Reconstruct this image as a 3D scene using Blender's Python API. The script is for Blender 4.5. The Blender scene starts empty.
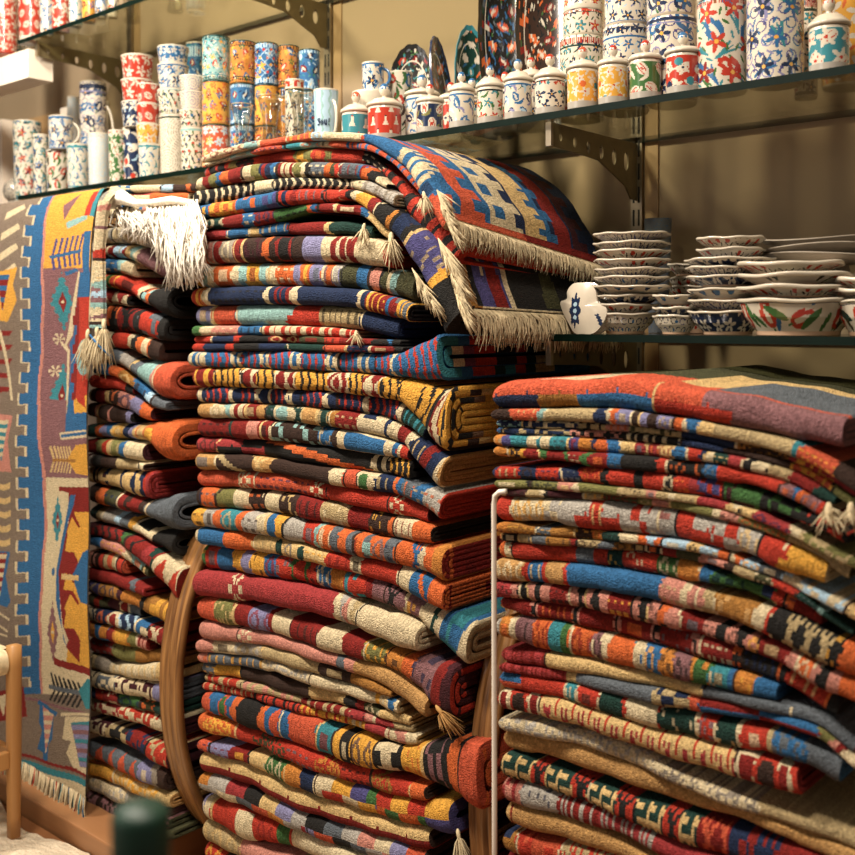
import bpy, math, random
import numpy as np
from mathutils import Vector
PI = math.pi
rnd = random.Random(7)
C = bpy.context.scene.collection
F = 1050.0; YAW = math.radians(41.0); HZ = 322.0; CAMZ = 1.25

# ---------------------------------------------------------------- colours
def lin(c):
    return c/12.92 if c <= 0.04045 else ((c+0.055)/1.055)**2.4
def hx(h):
    return np.array([lin(int(h[i:i+2], 16)/255.0) for i in (0, 2, 4)])
PAL = dict(r='B2301A', R='801C15', d='5A0A10', o='CC5E20', c='C4502E', y='D89A28', g='3A6430', G='183830',
           t='2E7E88', T='84AAA4', b='28608E', B='1C2A48', l='7E7A9E', L='A0BED0', w='CEBA92', k='AE9668',
           K='B98A4C', n='64442F', N='38261E', m='82585A', M='421A20', x='211F1D', s='5A6066', S='A69E92',
           p='C07C6A', P='4A4678', v='74703A', V='444328', z='9C6824', a='BE7624', q='9C3030', h='8C8070', e='CDAA6C')
COL = {k: hx(v) for k, v in PAL.items()}
for k_ in COL:
    g_ = COL[k_] @ np.array([.21, .72, .07]); COL[k_] = (COL[k_]*.92 + g_*.08)*.94
WHITE = hx('C6BBA8')

# ---------------------------------------------------------------- camera helpers
def ray(px, py):
    x, y = (px-427.5)/F, (HZ-py)/F
    c, s = math.cos(YAW), math.sin(YAW)
    return (x*c - s, x*s + c, y)
def at(px, py, Y):
    d = ray(px, py); t = Y/d[1]
    return (d[0]*t, CAMZ + d[2]*t)
def scale_at(X, Y):
    return (-X*math.sin(YAW) + Y*math.cos(YAW))/F*1.0     # metres per pixel (level depth)

# ---------------------------------------------------------------- materials
def new_mat(name):
    m = bpy.data.materials.new(name); m.use_nodes = True
    nt = m.node_tree; nt.nodes.clear()
    return m, nt, nt.nodes, nt.links
def base_mat(name, rough=0.6, metal=0.0, color=None, attr=False, noise=0.0, nscale=40, bump=0.0, bscale=300, sheen=0.0,
             coat=0.0, spec=0.5, bstretch=(1, 1, 1), bdist=0.001):
    m, nt, N, L = new_mat(name)
    out = N.new('ShaderNodeOutputMaterial'); p = N.new('ShaderNodeBsdfPrincipled')
    L.new(p.outputs[0], out.inputs[0])
    p.inputs['Roughness'].default_value = rough; p.inputs['Metallic'].default_value = metal
    p.inputs['Specular IOR Level'].default_value = spec
    p.inputs['Sheen Weight'].default_value = sheen; p.inputs['Coat Weight'].default_value = coat
    p.inputs['Coat Roughness'].default_value = 0.08
    tc = N.new('ShaderNodeTexCoord')
    if attr:
        a = N.new('ShaderNodeAttribute'); a.attribute_name = 'Col'; src = a.outputs['Color']
    else:
        rgb = N.new('ShaderNodeRGB'); rgb.outputs[0].default_value = (*color, 1); src = rgb.outputs[0]
    if noise:
        nz = N.new('ShaderNodeTexNoise'); nz.inputs['Scale'].default_value = nscale; nz.inputs['Detail'].default_value = 4
        L.new(tc.outputs['Object'], nz.inputs['Vector'])
        mr = N.new('ShaderNodeMapRange'); mr.inputs[1].default_value = 0.3; mr.inputs[2].default_value = 0.7
        mr.inputs[3].default_value = 1-noise; mr.inputs[4].default_value = 1+noise
        L.new(nz.outputs[0], mr.inputs[0])
        mx = N.new('ShaderNodeVectorMath'); mx.operation = 'SCALE'
        L.new(src, mx.inputs[0]); L.new(mr.outputs[0], mx.inputs['Scale']); src = mx.outputs[0]
    L.new(src, p.inputs['Base Color'])
    if sheen: 
        L.new(src, p.inputs['Sheen Tint'])
    if bump:
        mp = N.new('ShaderNodeMapping'); mp.inputs['Scale'].default_value = bstretch
        L.new(tc.outputs['Object'], mp.inputs[0])
        nb = N.new('ShaderNodeTexNoise'); nb.inputs['Scale'].default_value = bscale; nb.inputs['Detail'].default_value = 3
        L.new(mp.outputs[0], nb.inputs['Vector'])
        b = N.new('ShaderNodeBump'); b.inputs['Strength'].default_value = bump; b.inputs['Distance'].default_value = bdist
        L.new(nb.outputs[0], b.inputs['Height']); L.new(b.outputs[0], p.inputs['Normal'])
    return m
M = {}
M['wool'] = base_mat('woven_wool', rough=0.9, attr=True, noise=0.3, nscale=330, bump=1.0, bscale=300, sheen=0.1, spec=0.22, bstretch=(1, .7, 1.5), bdist=0.006)
M['fringe'] = base_mat('fringe_yarn', rough=0.9, attr=True, noise=0.2, nscale=120, sheen=0.1, spec=0.2)
M['glaze'] = base_mat('painted_glaze', rough=0.22, attr=True, noise=0.04, nscale=60, coat=0.5, spec=0.5)
M['matglaze'] = base_mat('bare_pottery', rough=0.7, attr=True, noise=0.06, nscale=90)
M['wall'] = base_mat('plaster_wall', rough=0.85, color=hx('A08B6E'), noise=0.03, nscale=3, bump=0.1, bscale=500)
M['strip'] = base_mat('wall_seam_strip', rough=0.6, color=hx('A2845C'), noise=0.03)
M['cream_board'] = base_mat('cream_laminate', rough=0.5, color=hx('EBDDCB'), noise=0.03)
M['tan_board'] = base_mat('tan_laminate', rough=0.6, color=hx('B08D60'), noise=0.04)
M['steel'] = base_mat('brushed_steel', rough=0.35, metal=0.9, color=hx('A89A84'), noise=0.1, nscale=60)
M['olive_steel'] = base_mat('painted_bracket_metal', rough=0.5, metal=0.3, color=hx('6E6144'), noise=0.1, nscale=40)
M['dark'] = base_mat('dark_recess', rough=0.8, color=hx('1C1712'))
M['edge'] = base_mat('green_glass_edge', rough=0.35, color=hx('04140E'), noise=0.2, nscale=30, spec=0.15)
M['white_metal'] = base_mat('white_enamel', rough=0.4, color=hx('EDE2D2'), noise=0.03)
M['green'] = base_mat('green_plastic', rough=0.5, color=hx('0C3626'), noise=0.05)
M['mat'] = base_mat('cream_fleece', rough=0.95, color=hx('DCCBB0'), noise=0.2, nscale=25, bump=1.0, bscale=80, bdist=0.01, sheen=0.3)
M['cane'] = base_mat('woven_rush', rough=0.8, color=hx('E0CBA2'), noise=0.25, nscale=60, bump=1.0, bscale=160, bstretch=(1, 8, 1))
M['floor'] = base_mat('floor_boards', rough=0.6, color=hx('8A5A34'), noise=0.15, nscale=8)
def wood_mat(name, c, dark, sc, rough=0.45):
    m, nt, N, L = new_mat(name)
    out = N.new('ShaderNodeOutputMaterial'); p = N.new('ShaderNodeBsdfPrincipled'); L.new(p.outputs[0], out.inputs[0])
    tc = N.new('ShaderNodeTexCoord'); mp = N.new('ShaderNodeMapping'); mp.inputs['Scale'].default_value = sc
    L.new(tc.outputs['Object'], mp.inputs[0])
    nz = N.new('ShaderNodeTexNoise'); nz.inputs['Scale'].default_value = 6; nz.inputs['Detail'].default_value = 6; nz.inputs['Distortion'].default_value = .6
    L.new(mp.outputs[0], nz.inputs['Vector'])
    r = N.new('ShaderNodeValToRGB'); r.color_ramp.elements[0].position = .35; r.color_ramp.elements[1].position = .65
    r.color_ramp.elements[0].color = (*dark, 1); r.color_ramp.elements[1].color = (*c, 1)
    L.new(nz.outputs[0], r.inputs[0]); L.new(r.outputs[0], p.inputs['Base Color']); p.inputs['Roughness'].default_value = rough
    return m
M['wood'] = wood_mat('honey_wood', hx('BE8C54'), hx('95622F'), (1, 1, .15))
M['plank'] = wood_mat('platform_wood', hx('A2724A'), hx('7A5030'), (.2, 1, 1))
M['hoop'] = wood_mat('bent_wood', hx('A67644'), hx('5E3A1C'), (14, .8, .8), .4)
def glass_mat(name, tint, gloss_rough=0.02, ior=1.5, thin=1.0):
    m, nt, N, L = new_mat(name)
    out = N.new('ShaderNodeOutputMaterial'); mix = N.new('ShaderNodeMixShader')
    tr = N.new('ShaderNodeBsdfTransparent'); tr.inputs[0].default_value = (*tint, 1)
    gl = N.new('ShaderNodeBsdfGlossy'); gl.inputs['Roughness'].default_value = gloss_rough
    lw = N.new('ShaderNodeLayerWeight'); lw.inputs['Blend'].default_value = .5
    pw = N.new('ShaderNodeMath'); pw.operation = 'POWER'; pw.inputs[1].default_value = 4.5; L.new(lw.outputs['Facing'], pw.inputs[0])
    fr = N.new('ShaderNodeMath'); fr.operation = 'MULTIPLY_ADD'; fr.inputs[1].default_value = .9; fr.inputs[2].default_value = .045 if ior < 1.6 else .07
    L.new(pw.outputs[0], fr.inputs[0]); L.new(fr.outputs[0], mix.inputs[0]); L.new(tr.outputs[0], mix.inputs[1]); L.new(gl.outputs[0], mix.inputs[2])
    L.new(mix.outputs[0], out.inputs[0])
    return m
M['glass'] = glass_mat('shelf_glass', (.80, .80, .69), .06)
M['clear'] = glass_mat('clear_glass', (.93, .93, .9), .03, 1.7)

# ---------------------------------------------------------------- mesh building
class MB:
    def __init__(s): s.v = []; s.f = []; s.c = []; s.n = 0; s.mi = []
    def grid(s, P, col=None, closeu=False, flip=False):
        """P: (nu, nv, 3) points; col: (nu-1(+1), nv-1, 3) face colours"""
        P = np.asarray(P, float); nu, nv = P.shape[:2]
        idx = np.arange(nu*nv).reshape(nu, nv) + s.n
        if closeu: idx = np.vstack([idx, idx[:1]])
        a, b, c, d = idx[:-1, :-1], idx[1:, :-1], idx[1:, 1:], idx[:-1, 1:]
        q = np.stack([a, b, c, d] if not flip else [a, d, c, b], -1).reshape(-1, 4)
        s.v.append(P.reshape(-1, 3)); s.n += nu*nv; s.f.append(q)
        if col is None: col = np.array([.5, .5, .5])
        col = np.asarray(col, float)
        if col.ndim == 1: col = np.broadcast_to(col, (len(q), 3))
        s.c.append(col.reshape(-1, 3)); s.mi.append(np.zeros(len(q), int))
    def box(s, x0, x1, y0, y1, z0, z1, col=None):
        v = np.array([(x, y, z) for x in (x0, x1) for y in (y0, y1) for z in (z0, z1)], float)
        q = np.array([(0, 1, 3, 2), (4, 6, 7, 5), (0, 4, 5, 1), (2, 3, 7, 6), (0, 2, 6, 4), (1, 5, 7, 3)])+s.n
        s.v.append(v); s.n += 8; s.f.append(q)
        c = np.array([.5, .5, .5]) if col is None else np.asarray(col, float)
        s.c.append(np.broadcast_to(c, (6, 3))); s.mi.append(np.zeros(6, int))
    def tube(s, pts, rad, col=None, n=6, cap=True):
        pts = [Vector(p) for p in pts]; k = len(pts)
        if not hasattr(rad, '__len__'): rad = [rad]*k
        rings = []
        up = Vector((0.3, 0.9, 0.2)).normalized()
        for i, p in enumerate(pts):
            t = (pts[min(i+1, k-1)] - pts[max(i-1, 0)]).normalized()
            a = t.cross(up); 
            if a.length < .05: a = t.cross(Vector((1, 0, 0)))
            a.normalize(); b = t.cross(a)
            rings.append([p + (a*math.cos(2*PI*j/n) + b*math.sin(2*PI*j/n))*rad[i] for j in range(n)])
        P = np.array([[tuple(q) for q in r] + [tuple(r[0])] for r in rings])
        if cap:
            c0 = np.array([[tuple(pts[0])]*(n+1)]); c1 = np.array([[tuple(pts[-1])]*(n+1)])
            P = np.concatenate([c0, P, c1])
        s.grid(P, col)
    def build(s, name, mat, parent=None, loc=None, smooth=True, colors=True, link=True):
        V = np.concatenate(s.v); Q = np.concatenate(s.f)
        if loc is None and parent is None:
            loc = ((V[:, 0].min()+V[:, 0].max())/2, (V[:, 1].min()+V[:, 1].max())/2, V[:, 2].min())
        off = np.array(loc if loc is not None else (0, 0, 0), float)
        V = V - off
        if parent is not None: V = V + off - world_loc(parent)
        me = bpy.data.meshes.new(name)
        me.vertices.add(len(V)); me.vertices.foreach_set('co', V.astype(np.float32).ravel())
        me.loops.add(len(Q)*4); me.loops.foreach_set('vertex_index', Q.astype(np.int32).ravel())
        me.polygons.add(len(Q)); me.polygons.foreach_set('loop_start', np.arange(0, len(Q)*4, 4, dtype=np.int32))
        me.polygons.foreach_set('use_smooth', np.full(len(Q), bool(smooth)))
        me.update(calc_edges=True)
        if colors:
            ca = me.color_attributes.new('Col', 'FLOAT_COLOR', 'CORNER')
            cc = np.ones((len(Q)*4, 4), np.float32); cc[:, :3] = np.repeat(np.clip(np.concatenate(s.c), 0, 1), 4, 0)
            ca.data.foreach_set('color', cc.ravel())
        mats = mat if isinstance(mat, (list, tuple)) else [mat]
        for m in mats: me.materials.append(m)
        if len(mats) > 1: me.polygons.foreach_set('material_index', np.concatenate(s.mi).astype(np.int32))
        me.validate()
        o = bpy.data.objects.new(name, me)
        C.objects.link(o)
        if parent is not None: o.parent = parent
        else: o.location = off
        return o
def world_loc(o):
    v = np.zeros(3)
    while o is not None:
        v += np.array(o.location); o = o.parent
    return v
def tag(o, label=None, cat=None, group=None, kind=None):
    if label: o['label'] = label
    if cat: o['category'] = cat
    if group: o['group'] = group
    if kind: o['kind'] = kind
    return o
def empty(name, loc):
    o = bpy.data.objects.new(name, None); C.objects.link(o); o.location = loc; o.empty_display_size = .05
    return o
def bx(name, mat, x0, x1, y0, y1, z0, z1, parent=None, bevel=0.0):
    m = MB(); m.box(x0, x1, y0, y1, z0, z1)
    o = m.build(name, mat, parent, smooth=False, colors=False)
    if bevel:
        b = o.modifiers.new('bevel', 'BEVEL'); b.width = bevel; b.segments = 2
    return o

# ---------------------------------------------------------------- painting woven patterns
def hashn(a, b=0, c=0):
    v = np.sin(np.asarray(a)*12.9898 + np.asarray(b)*78.233 + c*37.719)*43758.5453
    return v - np.floor(v)
def paint_pattern(spec, lu, V, U, wseg, seed):
    """spec like 'rb/z'; lu = px from the segment's start, V = 0..1 down the roll"""
    cols, _, pt = spec.partition('/')
    cs = [COL[c] for c in cols]
    a = cs[0]; b = cs[1] if len(cs) > 1 else cs[0]; c3 = cs[2] if len(cs) > 2 else b
    out = np.empty(U.shape+(3,)); out[:] = a
    def put(mask, col): out[mask] = col
    if pt == 's': put((lu % 5) < 2.4, b); put((lu % 10) > 8.2, c3)
    elif pt == 'S': put((lu % 9) < 4.2, b); put((lu % 18) > 15, c3)
    elif pt == 'z': put(np.abs(((lu+ 7*np.abs(((V*2.4) % 1)-.5)) % 4.6)-2.3) < .65, b)
    elif pt == 'Z': put(np.abs(((lu + 14*np.abs(V-.5)) % 7)-3.5) < 1.15, b)
    elif pt == 'c': put(((np.floor(lu/max(wseg/2, 5)) + np.floor(V*2)) % 2) > .5, b)
    elif pt == 'h': put(V > .47 + .012*np.sin(U*.21), b)
    elif pt == 'H': put(V > .33, b); put(V > .7, c3)
    elif pt == 'f':
        r = hashn(np.floor(U/2.2), np.floor(V*6), seed); put(r > .6, b); put(r > .86, c3)
    elif pt == 'F':
        r = hashn(np.floor(U/4), np.floor(V*3), seed); put(r > .55, b); put(r > .85, c3)
    elif pt == 'd':
        q = np.abs(((lu) % 12)-6)/6 + np.abs(V-.5)*1.7; put(q < .85, b); put(q < .38, c3)
    elif pt == 'D':
        q = np.abs(((lu) % 22)-11)/11 + np.abs(V-.5)*1.5; put((q < .95), b); put(q < .62, a); put(q < .32, c3)
    elif pt == 't': put(V > np.abs(((lu) % 9)-4.5)/4.5*.8+.1, b)
    elif pt == 'T': put(V < np.abs(((lu) % 12)-6)/6*.8+.1, b)
    elif pt == 'i':
        q = ((lu-wseg/2)/(wseg*.33))**2 + ((V-.5)/.36)**2; put(q < 1, b); put(q < .3, c3)
    elif pt == 'o':
        q = (np.abs(lu-wseg/2)/(wseg*.5)) ; put((q < .72) & (np.abs(V-.5) < .36), b); put((q < .45) & (np.abs(V-.5) < .2), c3)
    elif pt == 'x':
        k = lu % 17-8.5; y = (V-.5)*17; put((np.abs(np.abs(k)-np.abs(y)) < 1.9) & (np.abs(k) < 7), b); put((np.abs(k) < 1.2) & (np.abs(y) < 8), b)
    elif pt == '*':
        k = lu-wseg/2; y = (V-.5)*16
        r_ = np.hypot(k, y); an = np.arctan2(y, k); put((r_ < 6.5) & (np.cos(an*6) > .1), b); put(r_ < 1.6, a)
    elif pt == 'I':
        k = np.abs(lu-wseg/2); put((k < wseg*.36) & ((np.abs(V-.5) > .2) & (np.abs(V-.5) < .38)), b); put((k < wseg*.17) & (np.abs(V-.5) < .38), b)
    elif pt == 'k':     # key scroll
        k = (lu % 13); y = np.floor(V*6)
        put((V > .12) & (((k < 2.4)) | ((y == 1) & (k < 9)) | ((y == 3) & (k > 4)) | ((k > 8.5) & (k < 11) & (y > 2)) | ((y == 5) & (k < 6))), b)
    elif pt == 'W':     # tulip border
        k = np.abs((lu % 17)-8.5); put((V > .2+k*.05) & (V < .72) & (np.abs(k-4*np.clip(1-V, 0, 1)) < 1.2), b)
        put((V > .72) & (((lu+V*12) % 3.2) < 1.7), b); put((k > 7.2) & (V < .6), c3)
    elif pt == 'P':     # dotted diamond of small blocks
        k = lu-wseg/2; y = (V-.5)*18
        m_ = (np.abs(k)+np.abs(y)*1.1) < wseg*.48
        put(m_ & ((np.floor((k+y)/2.6) % 2 == 0) | (np.floor((k-y)/2.6) % 2 == 0)) & (hashn(np.floor(k/2), np.floor(y/2), seed) > .25), b)
    elif pt == 'C':     # two rows of blocks cycling through the given colours
        n = len(cs); iu = np.floor((lu + 8*(V > .5))/17).astype(int); ii = (iu*2 + 3*(V > .5)) % n
        out[:] = np.array(cs)[ii % n]
    elif pt == '/' or pt == 'l':
        put(np.abs(V - (.1+.8*np.clip(lu/wseg, 0, 1))) < .13, b)
    return out
def paint(segs, U, V, seed, slant=1.0):
    rs = random.Random(seed)
    toks = segs.split(); xs = []; sp = []
    for t in toks:
        i = 0
        while i < len(t) and (t[i].isdigit() or t[i] in '.-'): i += 1
        xs.append(float(t[:i])); sp.append(t[i:])
    n = len(xs)
    sh = []
    for i in range(n):
        k = rs.choice((-1, -.5, 0, .5, 1))*slant*4.5
        sh.append(k)
    idx = np.zeros(U.shape, int)
    for i in range(1, n):
        kind = rs.random()
        d = sh[i]*(V-.5) if kind < .6 else sh[i]*(np.abs(V-.5)*2-.5)
        q = np.round(d/1.4)*1.4
        idx[(U + q + .8*(hashn(np.floor(V*9), i, seed)-.5)) > xs[i]] = i
    out = np.zeros(U.shape+(3,))
    for i in range(n):
        m = idx == i
        if not m.any(): continue
        w = (xs[i+1] if i+1 < n else xs[i]+60) - xs[i]
        out[m] = paint_pattern(sp[i], U[m]-xs[i], V[m], U[m], w, seed+i)
        if len(sp[i].split('/')[0]) == 1 and '/' not in sp[i] and 9 < w < 60 and rs.random() < .6:
            k2 = rs.choice('wxeRsyNBko'); lu = U-xs[i]; q = rs.random(); pc = rs.choice((9, 12, 15))
            if k2 != sp[i]:
                if q < .3: mm = np.abs(np.abs((lu % pc)-pc/2)/(pc/2) + np.abs(V-.5)*2.1 - .62) < .2      # small diamond outlines
                elif q < .5: mm = (np.abs(lu-w/2) < w*.22) & (np.abs(V-.5) < .17)
                elif q < .7: mm = ((V > .3+.3*((np.floor(lu/3.2) % 2) > 0)) & (V < .45+.3*((np.floor(lu/3.2) % 2) > 0)))   # stepped line
                elif q < .85: mm = (np.abs((lu % 7)-3.5) < .9) & (np.abs(V-.45) < .22)
                else: mm = hashn(np.floor(U/1.8), np.floor(V*7), seed+i) > .86
                out[m & mm] = COL[k2]*.75 + COL[sp[i]]*.25
        if w > 7 and i > 0 and rs.random() < .38:
            k = rs.choice('wxwNe'); d = sh[i]*(V-.5)
            ed = m & (np.abs(U + np.round(d/1.4)*1.4 - xs[i] - 1.2) < 1.0); out[ed] = COL[k]
    return out
def yarn(col, seed, amt=.2):
    """uneven dye, face by face"""
    r = np.random.RandomState(seed % 99991).rand(*col.shape[:-1], 1)
    return col*(1-amt+2*amt*r)
# ---------------------------------------------------------------- folded rugs
def pts(s): return np.array([[float(q) for q in t.split(',')] for t in s.split()])
def interp(k, x):
    """monotone cubic through the knots"""
    X, Yv = k[:, 0], k[:, 1]
    if len(X) == 1: return np.full_like(x, Yv[0])
    h = np.diff(X); d = np.diff(Yv)/h; m = np.zeros(len(X)); m[0] = d[0]; m[-1] = d[-1]
    for i in range(1, len(X)-1):
        if d[i-1]*d[i] > 0:
            m[i] = 2*d[i-1]*d[i]/(d[i-1]+d[i]) if abs(d[i-1]+d[i]) > 1e-9 else 0
        else: m[i] = 0
    xi = np.clip(x, X[0], X[-1]); j = np.clip(np.searchsorted(X, xi)-1, 0, len(X)-2)
    t = (xi-X[j])/h[j]
    y = (2*t**3-3*t**2+1)*Yv[j] + (t**3-2*t**2+t)*h[j]*m[j] + (-2*t**3+3*t**2)*Yv[j+1] + (t**3-t**2)*h[j]*m[j+1]
    y = y + np.where(x > X[-1], (x-X[-1])*m[-1], 0) + np.where(x < X[0], (x-X[0])*m[0], 0)
    return y
def contour(a, e, y0, L, nf, na, rnd_=False):
    """cross-section from back-top round the front to back-bottom, arrays (npts) of (y, z)"""
    ph = np.linspace(PI/2, -PI/2, na)
    ya = y0 + e - e*np.abs(np.cos(ph))**.75; za = a*np.sign(np.sin(ph))*np.abs(np.sin(ph))**.85
    if rnd_: ya = y0 + e - e*np.cos(ph); za = a*np.sin(ph)
    yt = np.linspace(L, y0+e, nf+1)[:-1]; yb = np.linspace(y0+e, L, nf+1)[1:]
    return np.concatenate([yt, ya, yb]), np.concatenate([np.full(nf, a), za, np.full(nf, -a)])
class Rug:
    def __init__(s, top, bot, segs, desc, m=2, inner=None, cap=None, L=.48, flat=3, flatpaint=None, sag=0.0, fr=None, hollow=.0, name='folded_rug', dy=None, tuck=0):
        s.top = pts(top); s.bot = pts(bot); s.segs = segs; s.desc = desc; s.m = m; s.inner = inner; s.cap = cap
        s.L = L; s.flat = flat; s.flatpaint = flatpaint; s.sag = sag; s.fr = fr; s.hollow = hollow; s.name = name; s.dy = dy; s.tuck = tuck
        s.x0 = s.top[0, 0]; s.x1 = s.top[-1, 0]
        xs = np.arange(s.x0, s.x1+.01, 1.0)
        s.xs = xs; s.t = interp(s.top, xs); s.b = interp(s.bot, xs)
ORD = ['topmost', 'second', 'third', 'fourth', 'fifth', 'sixth', 'seventh', 'eighth', 'ninth', 'tenth', 'eleventh', 'twelfth', 'thirteenth',
       'fourteenth', 'fifteenth', 'sixteenth', 'seventeenth', 'eighteenth', 'nineteenth', 'twentieth', 'twenty-first', 'twenty-second', 'twenty-third']
def build_stack(rugs, Y0, pile, group, seed0):
    n = len(rugs)
    # keep each roll clear of the one beneath it
    for i in range(n):
        a = rugs[i]
        for j in (i+1, i+2):
            if j >= n: continue
            b = rugs[j]
            lo, hi = max(a.x0, b.x0), min(a.x1, b.x1)
            if hi <= lo: continue
            xs = np.arange(lo, hi+.01, 1.0)
            ia = np.clip((xs-a.x0).astype(int), 0, len(a.b)-1); ib = np.clip((xs-b.x0).astype(int), 0, len(b.t)-1)
            mid = (a.b[ia]+b.t[ib])/2; ov = a.b[ia] > b.t[ib]-.25
            if j == i+1:
                # close small gaps as well, so every roll is carried by the next
                gap = (b.t[ib]-a.b[ia]); cl = (gap > .25) & (gap < 5)
                sel = ov | cl
                a.b[ia[sel]] = np.maximum(mid[sel]-.15, a.t[ia[sel]]+3.0); b.t[ib[sel]] = np.minimum(mid[sel]+.15, b.b[ib[sel]]-3.0)
            else:
                sel = ov
                a.b[ia[sel]] = np.minimum(a.b[ia[sel]], b.t[ib[sel]]-.3); a.b[ia] = np.maximum(a.b[ia], a.t[ia]+2.0)
    out = []
    for i, r in enumerate(rugs):
        seed = seed0+i*17
        up, dn = i, n-1-i
        if up <= dn: place = (ORD[up] + (' of the ' if up == 0 else ' from top of the ') + pile)
        else: place = ('bottom one of the ' + pile) if dn == 0 else (ORD[dn] + ' from bottom of the ' + pile)
        o = build_rug(r, Y0, seed)
        tag(o, r.desc + ', ' + place, 'rug', group)
        out.append(o)
    return out
def build_rug(r, Y0, seed):
    rs = random.Random(seed)
    k = np.ones(9)/9; pad = lambda a: np.convolve(np.pad(a, 4, mode='edge'), k, mode='valid')
    tt, bb = pad(r.t), pad(r.b)
    bb = np.maximum(bb, tt+2.5)
    xs = r.xs; cy = (tt+bb)/2
    W = [at(x, y, Y0) for x, y in zip(xs, tt)]; Wb = [at(x, y, Y0) for x, y in zip(xs, bb)]
    X = np.array([w[0] for w in W]); zt = np.array([w[1] for w in W]); zb = np.array([w[1] for w in Wb])
    zc = (zt+zb)/2; hv = zt-zb
    # resample by arc length
    ds = np.hypot(np.diff(X), np.diff(zc)); s = np.concatenate([[0], np.cumsum(ds)]); tot = s[-1]
    nc = max(12, int(tot/.0036)); sn = np.linspace(0, tot, nc+1)
    Xi = np.interp(sn, s, X); zi = np.interp(sn, s, zc); hi = np.interp(sn, s, hv); ui = np.interp(sn, s, xs)
    tx = np.gradient(Xi); tz = np.gradient(zi); tl = np.hypot(tx, tz); tx /= tl; tz /= tl
    hh = hi*np.clip(tx, .35, 1)           # thickness across the path
    nx, nz = -tz, tx
    # soft lumps
    ph = rs.random()*9
    hh = hh*(1+.035*np.sin(sn*38+ph)+.03*np.sin(sn*97+ph*2))
    tp = np.clip(sn/.012, 0, 1); taper = .45+.55*np.sqrt(1-(1-tp)**2)
    te = np.clip((tot-sn)/.006, 0, 1); taper = taper*(.85+.15*np.sqrt(1-(1-te)**2))
    dy = (rs.random()-.5)*.018 if r.dy is None else r.dy
    yw = Y0 - .004 + dy + .004*np.sin(sn*21+ph*3) + .002*np.sin(sn*63+ph)
    yw = yw + .004*(1-tp)**2
    mb = MB(); na = 13
    m = r.m
    def section(kk, col_idx, nf, na_, inner):
        P = []
        for i in col_idx:
            h = hh[i]*taper[i]; t = h/(2*m)
            a = h/2 - kk*t; e = min(a*(2.0 if r.hollow > .2 else 1.25), .045 if r.hollow > .2 else .03) ; y0 = kk*t*1.1
            g = t*.9 if kk < m-1 else t*(.80-r.hollow)
            if inner: a2 = max(a-g, .0002); e2 = max(e-g, .0003); y02 = y0+g
            else: a2, e2, y02 = a, e, y0
            if kk > 0 and not inner: a2 = a2*1.0
            yy, zz = contour(a2, e2, y02, r.L, nf, na_, r.hollow > .2)
            sg = r.sag*(np.clip(i/nc-.55, 0, 1)/.45)**1.5*np.clip((yy)/r.L, 0, 1)
            P.append(np.stack([Xi[i]+nx[i]*zz, yw[i]+yy, zi[i]+nz[i]*zz - sg], -1))
        return np.array(P)
    # outer face, fine
    allc = np.arange(nc+1); nf = r.flat
    P = section(0, allc, nf, na, False)
    npnt = P.shape[1]
    v = np.concatenate([-np.linspace(1, 0, nf+1)[:-1], np.linspace(0, 1, na), 1+np.linspace(0, 1, nf+1)[1:]])
    vc = (v[1:]+v[:-1])/2; uc = (ui[1:]+ui[:-1])/2
    U, Vv = np.meshgrid(uc, vc, indexing='ij')
    fl = (Vv < 0) | (Vv > 1)
    Vp = np.where(Vv < 0, -Vv*6 % 1, np.where(Vv > 1, .9, Vv))
    col = paint(r.segs, U, Vp, seed)
    if r.flatpaint is not None:
        sf = (Vv < 0)
        cf, mk = r.flatpaint(U, -Vv)     # depth 0 front .. 1 back
        sf = sf & mk
        col[sf] = cf[sf]
    mb.grid(P, yarn(col, seed), flip=False)
    # inner faces, coarse
    cc = np.unique(np.linspace(0, nc, 14).astype(int)); cc = np.unique(np.concatenate([cc, [nc-1, nc-3, nc-6]])); cc = cc[cc >= 0]
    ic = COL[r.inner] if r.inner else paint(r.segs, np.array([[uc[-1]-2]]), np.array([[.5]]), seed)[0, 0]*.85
    capn = 14 if r.cap else 4
    for kk in range(m):
        if kk > 0:
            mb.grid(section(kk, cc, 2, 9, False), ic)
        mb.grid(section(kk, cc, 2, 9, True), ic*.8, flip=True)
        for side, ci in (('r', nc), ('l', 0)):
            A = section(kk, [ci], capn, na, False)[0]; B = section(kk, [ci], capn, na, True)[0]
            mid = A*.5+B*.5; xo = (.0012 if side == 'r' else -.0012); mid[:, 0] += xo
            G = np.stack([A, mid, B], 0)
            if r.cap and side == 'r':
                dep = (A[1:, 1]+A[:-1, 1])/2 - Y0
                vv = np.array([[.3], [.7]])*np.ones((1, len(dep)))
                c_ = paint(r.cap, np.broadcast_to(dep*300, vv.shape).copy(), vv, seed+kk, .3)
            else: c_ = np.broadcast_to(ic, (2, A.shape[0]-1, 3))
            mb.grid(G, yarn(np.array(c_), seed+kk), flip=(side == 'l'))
    o = mb.build(r.name, M['wool'])
    if r.fr:   # fringe along the right-hand end: (length m, colour, fraction of depth start, end, out, name)
        add_fringe(o, P[nc], r, na, nf, seed)
    return o
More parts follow.
